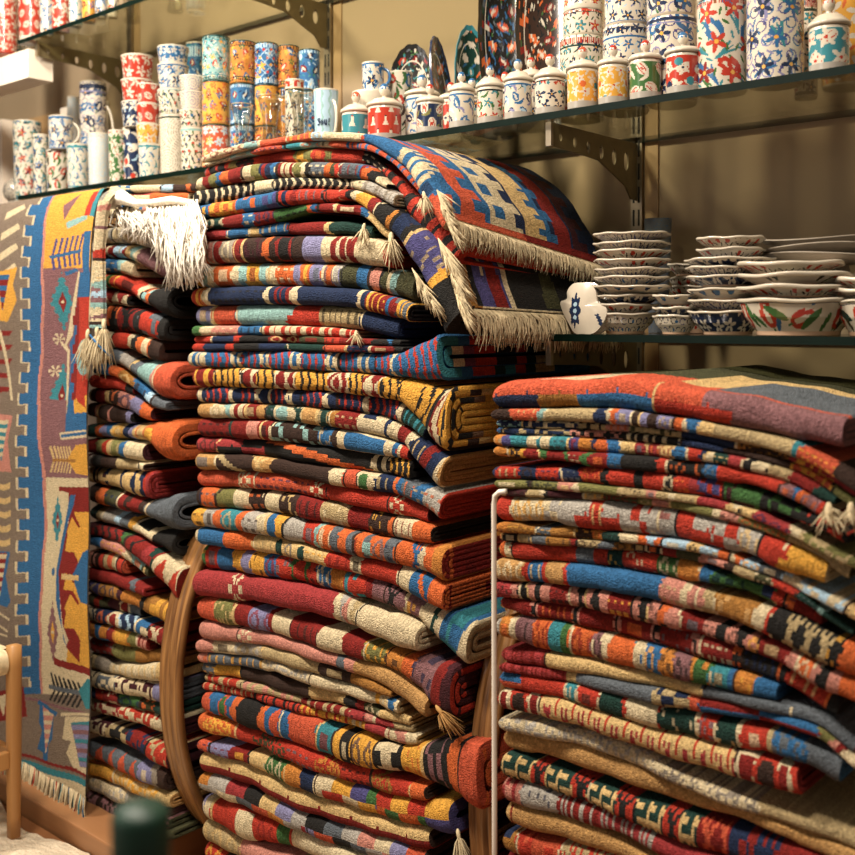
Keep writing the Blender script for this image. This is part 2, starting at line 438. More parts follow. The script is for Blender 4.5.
def add_fringe(o, edge, r, na, nf, seed):
    rs = random.Random(seed+5)
    ln, ck, d0, d1, outw = r.fr[:5]
    e = edge[:nf+2]                     # back-top to front
    f = MB(); n = int(420*(d1-d0))
    seg = np.linspace(0, 1, len(e))
    for i in range(n):
        q = 1 - (d0 + (d1-d0)*(i+rs.random())/n)          # 0 back .. 1 front
        p = np.array([np.interp(q, seg, e[:, j]) for j in range(3)])
        l = ln*(.75+.45*rs.random()); dx = outw*(.6+.8*rs.random()); dyy = (rs.random()-.5)*l*.7
        P = [p+np.array((-.004, 0, 0)), p+np.array((dx*.7, dyy*.25, -l*.25)), p+np.array((dx, dyy*.6, -l*.65)), p+np.array((dx*(.6+.5*rs.random()), dyy, -l))]
        c = COL[ck]*(.8+.3*rs.random())
        f.tube(P, [.0011, .0012, .0009, .0004], c, n=4)
    f.build('fringe', M['fringe'], o)
def tassel(parent, p, d, ln, ck, n, rad, seed, name='tassel'):
    """a knotted bunch of yarn at p, hanging along d"""
    rs = random.Random(seed); f = MB(); d = np.array(d, float); d /= np.linalg.norm(d); p = np.array(p, float)
    f.tube([p-d*rad, p, p+d*rad*1.6, p+d*rad*3], [rad*.3, rad*.75, rad*.7, rad*.3], COL[ck], n=8)
    for i in range(n*2):
        s = np.array([rs.gauss(0, 1) for _ in range(3)])*rad
        l = ln*(.7+.4*rs.random())
        f.tube([p+d*rad*1.5, p+d*l*.4+s*.7, p+d*l*.75+s*1.2, p+d*l+s*1.6], [.0010, .0012, .0010, .0005], COL[ck]*(.85+.25*rs.random()), n=4)
    return f.build(name, M['fringe'], parent)
# ---------------------------------------------------------------- painted top surfaces of the draped rugs
def poly_mask(U, W, poly):
    x, y = np.asarray(U), np.asarray(W); ins = np.zeros(x.shape, bool); n = len(poly)
    for i in range(n):
        x1, y1 = poly[i]; x2, y2 = poly[(i+1) % n]
        if y1 == y2: continue
        c = ((y1 > y) != (y2 > y)) & (x < (x2-x1)*(y-y1)/(y2-y1)+x1)
        ins ^= c
    return ins
def blue_top(U, W):
    c = np.zeros(U.shape+(3,)); s = np.clip((U-350)/99, 0, 1.3)**1.7       # 0 crest .. 1 fringe
    c[:] = COL['b']
    def band(a, b, k): c[(W > a) & (W < b)] = COL[k]
    band(.0, .05, 'b'); band(.05, .09, 'c'); band(.09, .33, 'b'); band(.33, .36, 'w'); band(.36, .46, 'B'); band(.46, .62, 'e')
    band(.62, .68, 'B'); band(.68, .80, 'R'); band(.80, 1, 'B')
    def comb(w0, w1, base, k, lo=.3, hi=.95, per=.19, duty=.5):
        m = (s > lo) & (s < hi) & (((s-lo) % per) < per*duty) & (W > w0) & (W < w1); c[m] = COL[k]
        c[(s > lo-.03) & (s < hi) & (W > w0-.02) & (W < w0+.02)] = COL[k]
        t = (np.abs(W-(w0+w1)/2) < (w1-w0)*.5*np.clip((s-.03)/.2, 0, 1)) & (s > .03) & (s < .26); c[t] = COL[k]
    comb(.11, .20, 'b', 'c'); comb(.25, .33, 'b', 'w'); comb(.38, .45, 'B', 'w', per=.2)
    comb(.63, .70, 'B', 'b'); comb(.84, .93, 'B', 'M')
    c[(W > .46) & (W < .62) & (s > .1) & (s < .25) & (np.abs(W-.54) > .03)] = COL['B']
    c[(W > .46) & (W < .62) & (s > .52) & (s < .9) & (((s-.5) % .12) < .05) & (W > .56)] = COL['b']
    c[(W < .045) & (U > 400) & (U < 425) & ((U % 5) < 2.2)] = COL['w']
    c[(s > .93)] = COL['c']; c[(s > .93) & (W > .45)] = COL['R']
    return c, (U > 352)
def red_top(U, W):
    c = np.zeros(U.shape+(3,)); c[:] = COL['r']; c[W > .5] = COL['R']
    return c, (U > 375)
def purple_top(U, W):
    c = np.zeros(U.shape+(3,)); c[:] = COL['x']; s = (U-400)/62
    c[(W < .05)] = COL['z']; 
    m = (W > .09) & (W < .30); c[m] = COL['P']; c[(W > .08) & (W < .34) & (s > .1) & (s < .2)] = COL['w']
    c[(W > .16) & (W < .25) & (np.abs(W-.205) < .055*np.clip((s-.25)/.6, 0, 1)) & (s < .9)] = COL['R']
    for w0 in (.125, .14, .265, .28): c[(np.abs(W-w0-.02*np.floor(s*6)*.1) < .006)] = COL['w']
    c[(np.abs(W-.58) < .06*np.clip((s-.3)/.5, 0, 1)) & (s > .3) & (s < .85)] = COL['V']
    c[(s > .92) & (W > .05)] = COL['w']
    return c, (U > 402)
def coral_top(U, W):
    c = np.zeros(U.shape+(3,)); c[:] = COL['c']
    c[(U < 600) & (U > 525) & (W > .04)] = COL['w']; c[(U < 675) & (U > 560) & (W > .12 + .1*np.sin(U*.05))] = COL['V']
    c[(U > 660) & (W > .10)] = COL['e']; c[(U > 705) & (W > .03) & (W < .45)] = COL['s']
    c[(W > .55)] = COL['V']*.8
    return c, (U > 497)

R_ = Rug
MID = [
R_('201,156 257,141 283,137 319,132 365,133.5 400,145 424,163 440,186 450,214', '203,163 257,148.5 314,140.5 360,142 392,157 412,178 428,204 438,226',
   '195w 248T 260c 287w 289c 315L 326w 364c 366b 400bw/S 424b 436c', 'cream orange and blue kilim draping at its right end', m=1, inner='w', flat=60, flatpaint=blue_top, sag=.06,
   fr=(.045, 'w', 0, 1, .012), dy=-.004),
R_('203,163 257,149 290,144 320,140.5 360,142 400,164 424,190', '204,168 257,157 290,152 320,147 360,148.5 392,163 421,199',
   '195w 230T 252c 284t 300T 318w 330c 345bc/s', 'thin cream teal and orange striped rug', m=1, L=.3, inner='B'),
R_('199,167 244,153 290,146 357,150 381,166 410,193 434,219 452,240', '201,177 244,166 283,161 360,163 378,178 402,210 422,235 438,257',
   '195r 206x 214r 217x 222r 226v 233x 249r 290vy/F 310r 322vc/F 328r 358x 380xr/S', 'red rug with charcoal and olive patches', m=1, inner='r', sag=.035, flat=20, flatpaint=red_top, dy=.014),
R_('197,178 231,169 283,162 360,163.5 390,176', '198,189 257,180 309,177 373,180 392,190',
   '195w 204R 212v 219b 224o 232R 246w 256v 263RB/s 274b 279Rw/s 295v 302w 307x 313s 328o 334V 339r 343s 362Rb/s 366o 372x 380w', 'olive crimson and grey patchwork kilim', m=2, inner='x'),
R_('197,192 257,181 309,178 360,180 399,194', '197,205 257,193 309,188.5 360,191 399,208',
   '195xw/Z 258w 276xw/Z 352w 366hS/s', 'black and cream zigzag ribbed kilim', m=2, inner='w'),
R_('194,210 257,197 296,190 355,189 385,201 415,219 438,240 458,288', '195,219 257,211 296,204 355,200 378,217 404,243 425,278 441,317',
   '190by/F 215yo/F 240bo/F 262Pb/F 284Br/S 298R 302r 327x 329r 340wr/s 344r 352x 357w 362y 374R 381x 395a 398B 410x 413P 438y 442x', 'yellow blue and red rug with purple fringed drape', m=1, inner='x', sag=.015, flat=60, flatpaint=purple_top,
   fr=(.062, 'w', 0, 1, .018), dy=-.012),
R_('194,221 240,215 278,210 316,205 360,206 380,216 392,235', '194,229 240,226 283,219 316,212 360,215 378,226 388,243',
   '190G 226R 247b 257R 278g 310o 315b 320R 338w 340R 365b 371e', 'green and dark red striped rug with tassels', m=1, L=.4, inner='R'),
R_('195,231 257,228 283,223 345,221 372,226', '195,240 257,236 283,233 345,232 370,237',
   '190q 227b 250e 259b 286R 326e 331G', 'thin salmon blue and dark green rug', m=1, inner='G'),
R_('193,243 240,238 283,236.5 345,237 392,240', '193,263 283,262 345,262 390,268',
   '185S 203o 208Sp/i 216R 222h 237R 245NM/f 266o 272N 279Rx/o 290N 304l 323w 334R 342wR/i 352R 359w 386r', 'thick grey maroon and cream kilim', m=3, inner='r'),
R_('192,268 240,264 283,262.5 345,264 400,271 412,276', '193,287 283,285.5 345,287 400,297 413,302',
   '185y 200T 206w 214o 233w 240T 246y 258T 265w 275o 291l 299yo/S 310l 322o 333Sl/F 342V 357b 366xp/i 382V 386T 394V', 'orange cream and teal banded rug', m=3, inner='V'),
R_('192,289.5 240,287 283,286.5 345,289 400,301 410,305', '193,305 283,304 345,306 400,319 410,324',
   '185yr/s 205w 212B 268Bw/S 275RB/s 292w 299B 360Bw/S 368yR/s 386bR/s 396ys/s', 'navy rug with cream rings and gold ends', m=2, inner='x'),
R_('193,307.5 240,305 283,305.5 345,308 386,318 396,321', '193,325 283,325.5 345,328 393,339',
   '185w 193l 207w 210c 234R 236T 285Tr/h 290r 318k 360B', 'grey-green red and tan colour block rug', m=2, inner='B'),
R_('194,326.5 283,326 330,328 355,331', '195,335.5 283,334.5 330,336 355,338',
   '190g 204w 212p 238b 262rw/S 300wr/S', 'thin red and cream flecked rug with tassel', m=1, inner='w'),
R_('193,336.5 283,336 355,338.5 400,340', '193,343 283,343 345,345 400,346',
   '190r 213B 237r 243x 270R 300V 326r 343R 372x 388b 392x', 'thin red navy and olive rug', m=1, inner='x'),
R_('193,343.5 283,343.5 345,345 400,347 404,347', '193,351 283,351 345,352 400,354 404,354',
   '190r 205B 228r 238x 262B 288G 326c 350B 372R 395x', 'thin charcoal red and blue rug', m=1, inner='x'),
R_('191,352 240,350.5 283,351 345,352.5 400,351 425,340 440,331', '195,366 240,367 283,369 345,372 400,376.5 425,381 446,383',
   '185bw/s 205w 208b 213br/Z 232w 235b 238w 241br/Z 262w 265b 268w 271br/Z 294w 297b 300w 303br/Z 328w 331b 335w 338br/Z 360w 364b 368w 371b 376br/Z 395w 399b 403br/Z', 'blue rug with red zigzags and cream bars', m=2, inner='b', cap='0t 12w 16b 30r 45G 52tw/s 60r 75G 84ew/s 100b', dy=-.004),
R_('195,368 240,369 283,370.5 345,373 400,378 425,382 450,384', '195,386.5 240,387.5 283,389 345,393 400,402 425,428 442,452 454,458',
   '185yR/S 215yx/Z 245wR/d 262yx/Z 278wR/d 296yx/Z 330wR/D 352yx/Z 368Rw/d 385yx/Z 402y 420yx/Z 432wR/D 444yx/Z', 'golden yellow rug with black geometric lines', m=4, inner='y', cap='0yx/Z 20y 30yx/Z 60yx/c 90x', hollow=-.1, dy=-.008),
R_('196,387.5 240,388 283,390 345,394.5 400,403 425,425', '197,402 240,403 283,405 345,411 400,424 424,440',
   '190Bw/s 206Br/Z 230w 233B 240Br/Z 255w 259B 266Br/Z 286w 290B 300Br/Z 325w 329B 336Br/Z 362w 366Br/Z 398w 402tG/s', 'dark navy rug with red stitched zigzags', m=2, inner='B'),
R_('196,404 257,404.5 324,409 380,416 404,427 425,441 443,456', '197,417 257,419 334,427.5 390,441 420,466 440,490 455,498',
   '190K 213w 227T 232Rw/S 246R 257K 264G 274wT/i 290wG/x 302K 318G 330z 338R 358w 362Bw/H 374w 385B 389w 398R 406w 412B 424R 430B 437w 441K', 'camel cream and dark green stepped kilim', m=3, inner='K', cap='0K', hollow=-.05),
R_('197,419 257,420.5 324,428 370,436 408,444', '197,436 270,440.5 324,446.5 370,453 408,460',
   '190R 230G 233R 247Rp/o 262R 272NT/F 318b 333N 339wb/o 393b 398r', 'dark red rug with brown and blue end', m=2, inner='M'),
R_('194,438.5 257,441.5 334,450 380,457 410,462', '194,450 257,455 334,466 380,472 411,478',
   '190q 215qx/h 240xq/h 262xo/l 370xw/S 386xy/Z', 'charcoal rug with diagonal orange stripe', m=1, inner='x'),
R_('194,455 257,458 283,463 332,470.5 400,480 417,485 442,492', '195,469 257,471 283,475 334,485 400,495 417,504 436,518 458,552',
   '190K 215Nk/l 245N 252Ke/x 272N 332w 345c 358wg/i 372w 376B 393o 397b 402s 414b 424S 440r', 'brown rug with slate blue and red fold', m=3, inner='r', cap='0r', hollow=-.1),
R_('194,472 257,474 334,487 400,500 425,508', '194,486 257,489 334,502.5 400,517 425,523',
   '185c 236cw/* 252c 306rw/* 322r 386rw/* 404r', 'orange-red rug with cream starbursts', m=2, inner='M'),
R_('194,489 257,491.5 334,505 400,519.5 431,527', '195,505.5 257,510 334,526 400,539 431,545',
   '190N 200o 215v 232w 247N 260w 278N 297R 319k 346R 366N 388o 391w 412o', 'brown cream and crimson block rug', m=2, inner='x'),
R_('194,510 257,515 334,529 400,543 430,545 446,547', '195,526 257,533.5 334,552 400,565 433,576 455,585',
   '190y 205S 216o 225t 240o 247S 262w 268b 277y 285S 304r 317T 322o 334s 342o 351s 358o 368sT/F 374o 388s 398o 410ob/x 420w 426o 434a', 'grey and orange stepped rug with rolled end', m=3, inner='r', cap='0oR/s', hollow=-.08),
R_('195,528 257,536 334,553.5 400,567 438,582 446,586', '198,543 257,552 334,568 400,590 438,613 452,617',
   '190w 200b 227o 254e 273eG/i 284e 298eG/i 308e 330r 351w 362r 398w 412b 418bo/l 430o', 'orange and sand rug with dark green marks', m=3, inner='R', cap='0Ro/s'),
R_('198,547 257,554 334,569.5 400,591.5 430,604 466,624', '199,568 257,577 334,591.5 400,614 431,640 462,668 482,684',
   '192g 202r 215b 230y 241l 251y 263b 275r 288gr/i 304r 314b 328a 342tr/F 364R 370m 382mx/x 402m 416w 428G 433w 438tb/F 458w', 'multicoloured rug ending in cream with green stripe', m=2, inner='w', cap='0k', hollow=.1),
R_('197,572 257,578.5 334,595.5 400,618 420,625', '198,595 257,603 334,621 400,647 419,652',
   '190q 230qw/* 246q 336w 342S 346p 350w 354k 358w', 'deep red rug with cream right half', m=2, inner='w'),
R_('199,598 257,608.5 334,630 400,653 443,664 455,668', '200,618.5 257,629 334,652 400,672 424,700 450,718',
   '192c 218v 236R 252l 270R 273w 290R 322w 346R 366vy/f 386a 404o 414m 436R 446M', 'crimson rug with cream and olive blocks, dark roll', m=3, inner='M', cap='0Mr/s'),
R_('200,622 257,633 334,654.5 400,675 430,690', '200,638 257,644 334,665 386,690 420,712',
   '195p 240pw/* 256p 340s 348p 356K', 'salmon rug turning tan at right', m=1, inner='K'),
R_('198,640 257,646 334,667 393,688', '199,651 257,658 334,680 393,697',
   '192p 214w 236S 262k 320N 350z', 'thin cream and brown rug', m=1, inner='z'),
R_('199,652.5 257,659 334,681 400,701', '200,662 257,668.5 334,692 400,712',
   '192p 208s 262wS/f 310w 375y 380w 390b 396w', 'thin white-edged grey rug', m=1, inner='k'),
R_('200,663 257,673 309,688 340,697 380,711 408,718', '200,673 257,685 309,701 340,707 375,720 405,728',
   '192s 213y 237N 309e 342x 354R 362V 378e', 'dark brown rug with yellow and tan ends', m=1, inner='e'),
R_('201,675 257,686 309,701.5 364,713 410,726', '202,682 257,693 309,708 364,722 408,734',
   '196kr/S 240pk/S 300kR/S 350q 365p 372q 392k', 'thin tan rug with red ticks', m=1, inner='k'),
R_('201,683 257,694 309,709 364,723 412,735 416,737', '203,690 257,702 309,716 364,731 412,745 416,745',
   '196kr/s 250xr/s 300ry/s 345wy/S 365q 385w 396p 405w', 'thin red and olive ticked rug', m=1, inner='k'),
R_('203,692 246,699.5 291,713 335,729 364,737 405,747 440,743 460,740 482,746', '202,710 246,726 291,742 335,759 384,770 416,777 451,794 478,810',
   '196c 213b 221cg/i 228b 235o 241x 264o 270b 277c 283b 291c 318t 334y 345x 355y 378xw/I 404y 424mx/F 446x 452o 462c', 'coral black and gold rug with curled orange end', m=2, inner='o', cap='0oc/s', hollow=.05, dy=-.008),
R_('200,713 247,728.5 291,744 335,760.5 365,770 429,787', '200,731 247,743.5 291,761 335,777 365,786 416,798 428,799',
   '192o 206oy/P 236r 252rV/P 290r 316ra/P 344r 370rz/P 398r 412o', 'orange-red rug with dotted gold diamonds', m=2, inner='N', dy=-.004),
R_('201,738 247,750.5 291,764.5 335,780.5 365,790 416,800 453,801', '201,749 247,763.5 291,786 335,802 365,812.5 410,824 452,836',
   '194c 212l 232R 250e 268g 288a 304B 318wBywPrg/C 378rgyo/C 430yP/c', 'checked rug of green orange and navy blocks', m=1, inner='P', dy=-.006),
R_('203,750.5 247,766 291,786.5 335,803 365,814.5 432,829', '202,770 247,786 291,806 335,823 365,831.5 427,848',
   '195eR/h', 'cream rug with crimson lower edge', m=1, inner='N'),
R_('203,772 247,787.5 291,808 335,825 365,834.5 430,852', '201,787.5 247,808.5 313,835 358,854 430,872',
   '195asSpqSxweslcS/C 310xwslScp/C', 'grey pink and black checked rug', m=1, inner='N'),
R_('202,795 247,812 295,830 340,848 400,862', '203,817 247,839 287,848 340,866 400,880',
   '195l 206w 212r 236rw/o 258r 276rg/o 292w', 'bright red rug with cream hooks', m=1, inner='N'),
R_('203,820 247,843 295,858 400,888', '202,841 247,862 295,874 400,902', '195k 240p 300k', 'plain sage rug with pink band', m=1, inner='k'),
R_('203,843 247,864 295,876 400,905', '203,862 247,884 295,900 400,925', '195r 225N 280r', 'red and brown rug', m=1, inner='R'),
R_('203,864 247,886 295,902 400,928', '203,930 247,940 295,950 400,960', '195N 240k 300R', 'plain brown rug', m=2, inner='N'),
]
RIGHT = [
R_('497,386 515,380.5 585,380 620,376 685,388 740,396 805,410 845,418', '497,407.5 578,407.5 660,413 740,427 795,438 838,447',
   '490cB/h 541cz/h 578cb/h 658cr/h 690cr/h 706mr/h 735m', 'coral and navy rug with mauve right end', m=2, inner='s', cap='0m', flat=40, flatpaint=coral_top, hollow=-.1, dy=-.006),
R_('495.5,410 578,408.5 616,408.5 660,415 700,421 740,430 800,443.5 842,465 880,490', '495.5,419 578,421.5 616,423 685,431 740,442 795,456 842,478 880,505',
   '490N 514c 541T 546k 598B 611w 614o 620l 634N 644l 653N 663l 677o 686w 690b 701e 716k 795t 802c 838N', 'brown tan and coral rug', m=1, inner='N'),
R_('494.5,420 578,422.5 640,427 685,432 741,444 795,458 854,490 880,507', '495,427 578,430 640,434 685,439 741,450 795,464 854,498 880,516',
   '490BT/f 520Bw/F 575kx/F 605p 625kV/F 680B 735Nz/f 790qy/F 840q', 'thin navy and cream flecked rug', m=1, inner='x'),
R_('494.5,427.5 578,430.5 640,435 685,440 741,451 795,465 854,500', '496,434 578,437 640,442 685,446.5 741,457 795,472 850,508',
   '490b 500Bk/F 570xp/F 620wx/S 680B 725N 790yc/F 830v', 'thin dark rug flecked with rust', m=1, inner='x'),
R_('494,434.5 578,438 640,443 685,447.5 725,454 795,472.5 835,497', '494,444.5 578,451 640,455 685,459 725,463 795,486 832,505',
   '485a 505P 514t 529w 540t 543w 550t 569P 579a 592B 595o 607b 619e 635q 645e 649q 659e 676b 688r 703B 706w 715G 730q 744x 752w 768k 790R 815G', 'teal and cream rug with many coloured blocks', m=2, inner='G'),
R_('496,446 578,452 640,456 685,461 720,466 781,481 826,504', '497,455.5 578,462.5 640,469 685,474 720,478.5 781,493 826,515',
   '490a 508N 522y 527R 541g 549R 567g 571R 586g 594R 611b 625x 660r 668x 706b 720r 782m 797b 801o 806m 820r', 'dark crimson rug with green and blue marks', m=2, inner='w'),
R_('495,466 578,468 640,472 685,477 755,491 819,516 850,532', '497,478 578,481.5 640,487 685,493 725,500 819,528 850,545',
   '480B 499r 520B 536r 561B 580rx/h 582r 605x 611r 636x 645r 666x 677r 690q 698Pr/F 722gM/F 760xg/F 800xr/F', 'red rug with navy stripes', m=2, inner='x', dy=-.003),
R_('496,480 578,484 640,489.5 685,495 757,512 795,527 852,556 880,570', '497,487.5 578,491 640,497 685,502 757,519 795,535 850,564 880,580',
   '490v 530x 532vV/f 562p 577w 583v 622k 650p 660k 671w 675k 697q 727e 735w 740e 757q 793w 800vk/F', 'thin olive rug with pink stripes', m=1, inner='V'),
R_('497,488 578,491.5 640,497.5 685,502.5 757,520 795,536 850,568', '497,495.5 578,499 640,505.5 685,511 757,528 795,544 845,578',
   '490k 506M 530k 542w 547M 585k 603V 640v 652p 668v 715w 722p 742v 790k', 'second thin olive and brown rug', m=1, inner='V'),
R_('496,497 543,497.5 600,500 685,511.5 740,525 772,536 828,560', '499,519.5 541,521.5 600,529 685,540.5 740,552 800,575 824,583',
   '490r 513w 545wS/c 562S 580Sr/h 594r 606Sr/h 622S 634rS/c 650Sw/F 662S 676r 694Sr/h 716Sr/c 740S 760r 782ry/h 790y', 'red grey and white patched rug', m=2, inner='w', dy=-.006),
R_('499,523.5 578,530 640,535.5 685,541 713,548.5 786,574 855,607 880,620', '501,531.5 578,538.5 640,543.5 685,549 713,556 786,583 850,617 880,632',
   '490a 512z 536s 552z 575N 590a 604G 622w 640o 650L 658o 663L 690e 703L 719o 729w 737o 743L 760s 783Lw/F 846N 850e', 'pale blue and white speckled rug', m=1, inner='T'),
R_('499,532 578,539 640,544 685,549.5 713,557 786,585 852,630', '502,541 578,546.5 640,552 685,560 713,565 786,595 842,631',
   '490K 502x 518k 530s 548z 572R 577k 600s 614z 632N 645x 660R 676V 700p 727N 735k 755V 772r 797G 818T 824G', 'thin brown and olive rug', m=1, inner='G'),
R_('496,543 578,547.5 640,553.5 685,561.5 716,573 781,588 819,609', '497,557 578,564 640,573 685,580.5 716,585 772,604 816,628',
   '490g 498o 503w 510r 575s 592r 604G 620r 655g 677a 699b 711gG/F 760gB/F 773r 782o 792R', 'bright red rug with dark green blocks', m=2, inner='R'),
R_('494,560 578,565.5 640,574 685,585 716,592 786,614 849,643 880,656', '495,580 578,586.5 640,597 685,608 716,617 765,634 830,670 880,692',
   '480K 526r 529b 543r 548K 566r 570b 662p 682pw/F 704k 714zK/F 756w 766rw/F 772x 784xk/x 832x 843o', 'blue and golden tan rug with dark figured end', m=2, inner='x', dy=-.005),
R_('494,583 578,588 640,598.5 702,618.5 772,642 849,672 880,686', '497,596 578,608 640,621 702,636 772,660 819,687 880,712',
   '485q 513p 519x 527p 535x 541p 550R 569p 578x 585p 594x 602p 611R 633p 641x 649p 660ox/F 670p 682R 705p 717x 727p 738x 747p 758R 788p 798o 812p 820x 830p 842o', 'maroon rug with pink and black bars', m=2, inner='R', dy=-.003),
R_('498,598 578,609.5 640,622.5 702,637.5 772,662 819,688 836,700', '499,609 578,627 640,642 702,660 776,684 828,718',
   '490R 531p 533x 536p 538R 570p 572x 575p 577R 609p 611x 614p 616R 650p 652x 655p 657R 691p 693x 696p 698R 731o 733x 735o 738x 775o 779x 786r 822o 826x', 'dark maroon rug with thin paired stripes', m=2, inner='x'),
R_('499,616.5 543,621 602,636 640,644 702,661.5 777,687', '500,634.5 543,650 602,663 640,671 702,684 777,700',
   '490S 504a 514w 518m 534o 551t 562gw/F 570o 592m 602w 607o 625o 636tw/F 644b 662a 676m 694ga/F 712t 730b 734a 755b', 'orange teal and mauve cloud-patterned rug', m=2, inner='b', dy=-.004),
R_('500,648 543,652.5 602,664 640,672 702,686.5 772,702 819,716 854,745', '503,662 569,671 625,682 685,692 702,697 772,712 819,726 850,755',
   '490Rq/s 545e 702s 790s', 'gold rug with pink ribbed left fold', m=2, inner='R'),
R_('501,663 569,672 625,683 702,698 772,713 819,727 862,760', '502,671 574,683 649,701 716,714 772,724 819,737 855,765',
   '490Rq/s 567e 577s 656kB/F 690c 700Rb/c 820v 832p 838R 843w', 'grey-teal rug with blue squares on crimson', m=1, inner='k'),
R_('500,671 574,685 640,702 685,712 718,720 772,730 842,755', '501,687 574,701 640,724 663,731 716,743 805,762 842,786',
   '490bc/h 521r 566w 569t 579w 582r 601w 604G 625r 628w 659r 662G 696w 699r 716w 719G 738w 742r 770k 774bs/f 812s', 'dark green, red and blue rug', m=2, inner='b', dy=-.004),
R_('501,689 578,702.5 640,725.5 685,738 741,752 803,766', '501,708 578,724.5 640,745 685,763 741,778 803,795',
   '490r 503wR/o 512rN/i 530wR/o 542N 544eqr/W 738N 741wR/o 758rN/i 783wR/o 795r', 'gold rug with crimson tulip border', m=2, inner='R', dy=-.01),
R_('500,716 578,730 640,752 713,786 795,813 855,836 880,846', '500,728.5 578,744.5 640,768 700,793 780,822 855,850 880,862',
   '490wS/f 590wS/f 660wh/f 760k', 'fleecy cream-white rug', m=1, inner='N'),
R_('501,732 578,746.5 640,770 685,790 750,812 800,829 870,858', '503,748 578,769 640,790 685,806 749,825 819,853 870,875',
   '490K 620K', 'plain camel rug', m=1, inner='K'),
R_('505,752 578,777 640,799 702,818 795,848 870,875', '506,774 578,800 640,824 685,842 725,856 870,905',
   '495R 506Ge/k 532rx/x 546Ge/k 574rx/x 590Ge/k 619rx/x 637Ge/k 668rx/x 683Ge/k 702Rc/x 728BR/F 780R', 'dark green rug with cream key pattern', m=1, inner='G', dy=-.007),
R_('505,778 555,793.5 625,820 685,846 760,872', '508,799.5 555,813.5 625,836 672,857 760,885',
   '495pq/F 525S 560SR/s 600Sq/s 660q', 'greyish pink rug with red pinstripes', m=1, inner='q'),
R_('508,802.5 578,823 625,843 700,872', '508,822 555,836.5 600,850 700,890',
   '495K 514R 515K', 'plain tan rug with single red line', m=1, inner='K'),
R_('506,829 578,848 625,860 700,895', '506,849 578,870 625,885 700,920',
   '495zB/F 520cr/F 560kr/f', 'rug with blue and red wavy border', m=1, inner='z'),
R_('506,851 578,872 700,922', '506,890 578,900 700,950', '495R', 'dark red rug', m=1, inner='R'),
R_('506,892 578,902 700,952', '506,990 578,1000 700,1010', '495N', 'dark brown rug', m=1, inner='N'),
]
